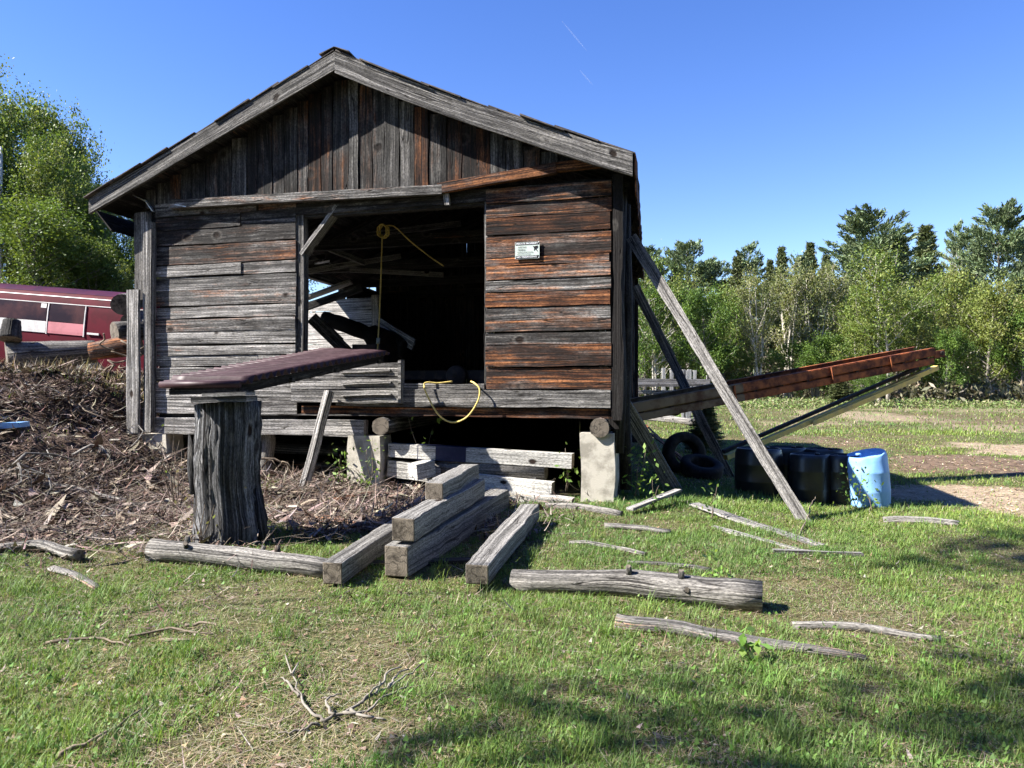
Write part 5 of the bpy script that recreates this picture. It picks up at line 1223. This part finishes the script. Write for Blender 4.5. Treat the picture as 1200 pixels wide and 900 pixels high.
TL('pine_round', 764, 290, 70, 60, 'far pine just right of the shed corner', 'pine_tree', 'pine')
TL('maple', 757, 335, 51, 70, 'green leafy tree behind the grey fence', 'maple_tree')
TL('spruce', 792, 296, 70, 48, 'pointed spruce left of the round topped pine', 'spruce_tree', 'spruce')
TL('spruce', 866, 302, 71, 50, 'pointed spruce left of the small open pine', 'spruce_tree', 'spruce')
TL('spruce', 948, 286, 74, 50, 'tallest pointed spruce above the poplars', 'spruce_tree', 'spruce')
TL('spruce', 1000, 284, 73, 54, 'pointed spruce touching the left side of the big pine', 'spruce_tree', 'spruce')
TL('spruce', 1058, 278, 74, 56, 'tall spruce right behind the big pine', 'spruce_tree', 'spruce')
TL('spruce', 1198, 276, 75, 60, 'spruce at the right picture edge behind the layered pine', 'spruce_tree', 'spruce')
TL('spruce', 1056, 300, 70, 52, 'spruce half hidden behind the tall birch and the cone shaped spruce', 'spruce_tree', 'spruce')
TL('sparse', 1060, 335, 49, 70, 'light green tree right of the tall birch', 'sparse_tree')
TL('spruce', 1145, 290, 72, 56, 'spruce behind the yellow green maples', 'spruce_tree', 'spruce')
TL('sparse', 860, 330, 56, 60, 'pale sparse tree between the bright maple and the first poplar', 'sparse_tree')
TL('spruce', 968, 300, 72, 50, 'spruce rising between the poplar clumps and the big pine', 'spruce_tree', 'spruce')
TL('pine_round', 838, 305, 76, 60, 'far pine behind the dark spruce', 'pine_tree', 'pine')
TL('maple', 938, 400, 50, 70, 'low bush under the middle poplar clumps', 'bush', 'bush')
TL('sparse', 1010, 370, 47, 70, 'low light green tree at the left foot of the birch', 'sparse_tree')
TL('yellow_maple', 1078, 380, 47, 70, 'low yellow green tree above the end of the conveyor', 'maple_tree')
TL('maple', 975, 390, 49, 64, 'low green bush right of the pale poplar stems', 'bush', 'bush')
TL('spruce', 985, 440, 45, 30, 'small young spruce at the foot of the poplars', 'spruce_tree', 'spruce')
TL('maple', 1025, 432, 42, 46, 'low green bush at the foot of the tall birch', 'bush', 'bush')
TL('maple', 848, 402, 51, 70, 'dark green low bush left of the poplar stems', 'bush', 'bush')
TL('maple', 790, 395, 53, 66, 'low bush behind the white stakes', 'bush', 'bush')
p = G(843, 536); plant('spruce', p[0], p[1] + 1.2, 1.25, .85, 'small dark young spruce in the shed shade behind the long brace', .5, None, 'spruce_sapling', 'spruce')
# the wood behind that reads as one mass
def far_wood():
    vs = []; cs = []
    for k in range(150):
        y = 84 + rng.random() * 34; x = -70 + 190 * (k + rng.random()) / 150; h = 9 + 5.5 * rng.random(); w = 2.2 + 1.6 * rng.random(); n = 420
        f = rng.random(n) ** .8; r_ = w * (1 - f) ** .8 * (.6 + .5 * rng.random(n)); an = rng.random(n) * 6.283
        if k % 3 == 0: r_ = w * 1.3 * np.sin(np.pi * np.clip(.15 + f * .82, 0, 1)) * np.sqrt(rng.random(n))
        c = np.stack([x + r_ * np.cos(an), y + r_ * np.sin(an), .6 + h * f], -1); vs.append(c); cs.append(cols(n, SPC + PN if k % 3 else SG + MG, .3))
    c = np.concatenate(vs); return link('far_wood', leaf_mesh('far_wood', c, .8, np.concatenate(cs), M['needle'], .5, .6))
tag(far_wood(), kind='stuff')
def brush(name, x0, x1, y0, y1, n, h, size, pal):
    x = rng.uniform(x0, x1, n); y = rng.uniform(y0, y1, n); z = terrain(x, y) + h * rng.random(n) ** 1.6 * (.4 + fbm(x * .5, y * .5, 3)); c = np.stack([x, y, z], -1)
    tag(link(name, leaf_mesh(name, c, size, cols(n, pal, .3), M['needle'], .3, .5)), kind='stuff')
brush('undergrowth', 6, 40, 52, 62, 17000, 4.5, .36, [(.06, .07, .03), (.09, .085, .05), (.05, .06, .025), (.12, .10, .07)])
brush('dead_brush', 24, 38, 44, 48, 3500, 1.5, .5, [(.10, .085, .05), (.14, .14, .07), (.07, .07, .035), (.20, .18, .12)])
brush('tall_grass', 9, 38, 40, 52, 26000, .45, .18, [(.14, .18, .055), (.11, .17, .04), (.22, .21, .11)])
# the near wood on the left
D('left_oak', 12, 7, .06, 42000, .125, [(.105, .165, .032), (.14, .19, .042), (.08, .13, .027), (.17, .205, .05)], 'bark', r0=.2, seed=41, nbr=52, upness=.8)
D('left_ash', 11, 6, .05, 36000, .12, [(.10, .155, .03), (.13, .18, .035), (.075, .12, .022)], 'bark', r0=.17, seed=47, nbr=50, upness=1.0)
def LT(key, px, ytop, y, wpx, label, name='leafy_tree', cat='tree', rot=None): return TL(key, px, ytop, y, wpx, label, name, cat, rot, 'trees of the wood on the left')
LT('left_oak', 8, 106, 25, 190, 'tallest bright leafy tree at the left picture edge', rot=.3)
LT('left_ash', 52, 120, 27, 120, 'leafy tree with a pointed top right of the tallest left tree', rot=1.7)
LT('spruce', 96, 178, 29, 80, 'dark conifer between the left leafy trees and the eave', 'conifer_tree', 'conifer')
LT('left_ash', 118, 216, 26, 90, 'leafy tree whose top meets the left eave tip', rot=4.0)
LT('left_oak', 52, 165, 23.5, 150, 'middle leafy tree filling the gap between the left trees', rot=.8)
LT('spruce', 70, 150, 30, 90, 'dark conifer behind the tallest left tree', 'conifer_tree', 'conifer')
LT('left_oak', 92, 215, 23, 120, 'lower leafy tree before the dark conifer', rot=5.0)
LT('left_oak', -70, 120, 24, 190, 'broad leafy tree beyond the left picture edge', rot=2.4)
LT('left_ash', 168, 270, 23, 90, 'low leafy tree showing between the corner boards and the eave', rot=5.2)
LT('left_ash', 40, 235, 21, 170, 'low dark leafy tree behind the maroon van', rot=.9)
LT('left_oak', 108, 280, 22, 120, 'low leafy tree right of the maroon van', rot=3.3)
LT('left_ash', 215, 215, 27, 140, 'leafy tree hidden by the shed, seen through its open side', rot=2.0)
LT('left_oak', 300, 225, 30, 170, 'leafy tree behind the shed, a strip of it seen through the opening', rot=2.9)
# unseen trees: left ones shade the yard, row behind added to dim the shed front
for k, (x, y, h, w, key, lab) in enumerate(SHADE):
    plant(key, x, y, h, w, lab, k * 1.3, 'trees beside the yard', 'leafy_tree', 'tree')

# ------------------------------------------------------------------ sky, sun
SUN_EL = 42.5; TRAVEL = unit(V(.98, .18, 0)); src = -TRAVEL
w = bpy.data.worlds.new('World'); scene.world = w; w.use_nodes = True; nt = w.node_tree; nt.nodes.clear()
bg = nt.nodes.new('ShaderNodeBackground'); sk = nt.nodes.new('ShaderNodeTexSky'); ou = nt.nodes.new('ShaderNodeOutputWorld')
sk.sky_type = 'NISHITA'; sk.sun_disc = False; sk.sun_elevation = R(SUN_EL); sk.sun_rotation = math.atan2(src[0], src[1]) % (2 * math.pi)
sk.altitude = 200; sk.air_density = 1.0; sk.dust_density = .0; sk.ozone_density = 1.5
bg.inputs[1].default_value = .06
hs = nt.nodes.new('ShaderNodeHueSaturation'); hs.inputs['Hue'].default_value = .52; hs.inputs['Saturation'].default_value = 1.3; hs.inputs['Value'].default_value = 1.25
nt.links.new(sk.outputs[0], hs.inputs['Color']); nt.links.new(hs.outputs[0], bg.inputs[0]); nt.links.new(bg.outputs[0], ou.inputs[0])
ld = bpy.data.lights.new('sun', 'SUN'); ld.energy = 5; ld.angle = R(.53); ld.color = (1, .95, .87)
lo = bpy.data.objects.new('sun', ld); COL.objects.link(lo); lo.location = (-20, -10, 30)
dv = Vector((TRAVEL[0] * math.cos(R(SUN_EL)), TRAVEL[1] * math.cos(R(SUN_EL)), -math.sin(R(SUN_EL)))); lo.rotation_euler = dv.to_track_quat('-Z', 'Y').to_euler()
scene.view_settings.view_transform = 'Standard'; scene.view_settings.look = 'None'; scene.view_settings.gamma = 1; scene.view_settings.exposure = 1.8
scene.view_settings.use_curve_mapping = False
scene.render.engine = 'CYCLES'; scene.cycles.use_denoising = True; scene.cycles.max_bounces = 6; scene.cycles.diffuse_bounces = 3; scene.cycles.transparent_max_bounces = 8
scene.cycles.use_adaptive_sampling = True; scene.cycles.adaptive_threshold = .02

# two faint contrails, far up
cm = bpy.data.materials.new('contrail_vapour'); cm.use_nodes = True; ct = cm.node_tree; ct.nodes.clear()
df = ct.nodes.new('ShaderNodeBsdfDiffuse'); df.inputs[0].default_value = (.9, .92, .95, 1); tp = ct.nodes.new('ShaderNodeBsdfTransparent'); mx = ct.nodes.new('ShaderNodeMixShader'); mo = ct.nodes.new('ShaderNodeOutputMaterial')
mx.inputs[0].default_value = .05; ct.links.new(tp.outputs[0], mx.inputs[1]); ct.links.new(df.outputs[0], mx.inputs[2]); ct.links.new(mx.outputs[0], mo.inputs[0])
for a, b, lab in (((658, 24), (688, 60), 'faint upper contrail streak in the blue sky'), ((679, 82), (695, 100), 'short lower contrail streak in the blue sky')):
    A, B = P(*a, 3000), P(*b, 3000); mb = MB(); tube(mb, [A, A + (B - A) * .3, A + (B - A) * .7, B], [.5, 3, 3, .5], 10, 0, (.5, 0, 0), capped=False)
    tag(mb.build('contrail', cm), lab, 'contrail')
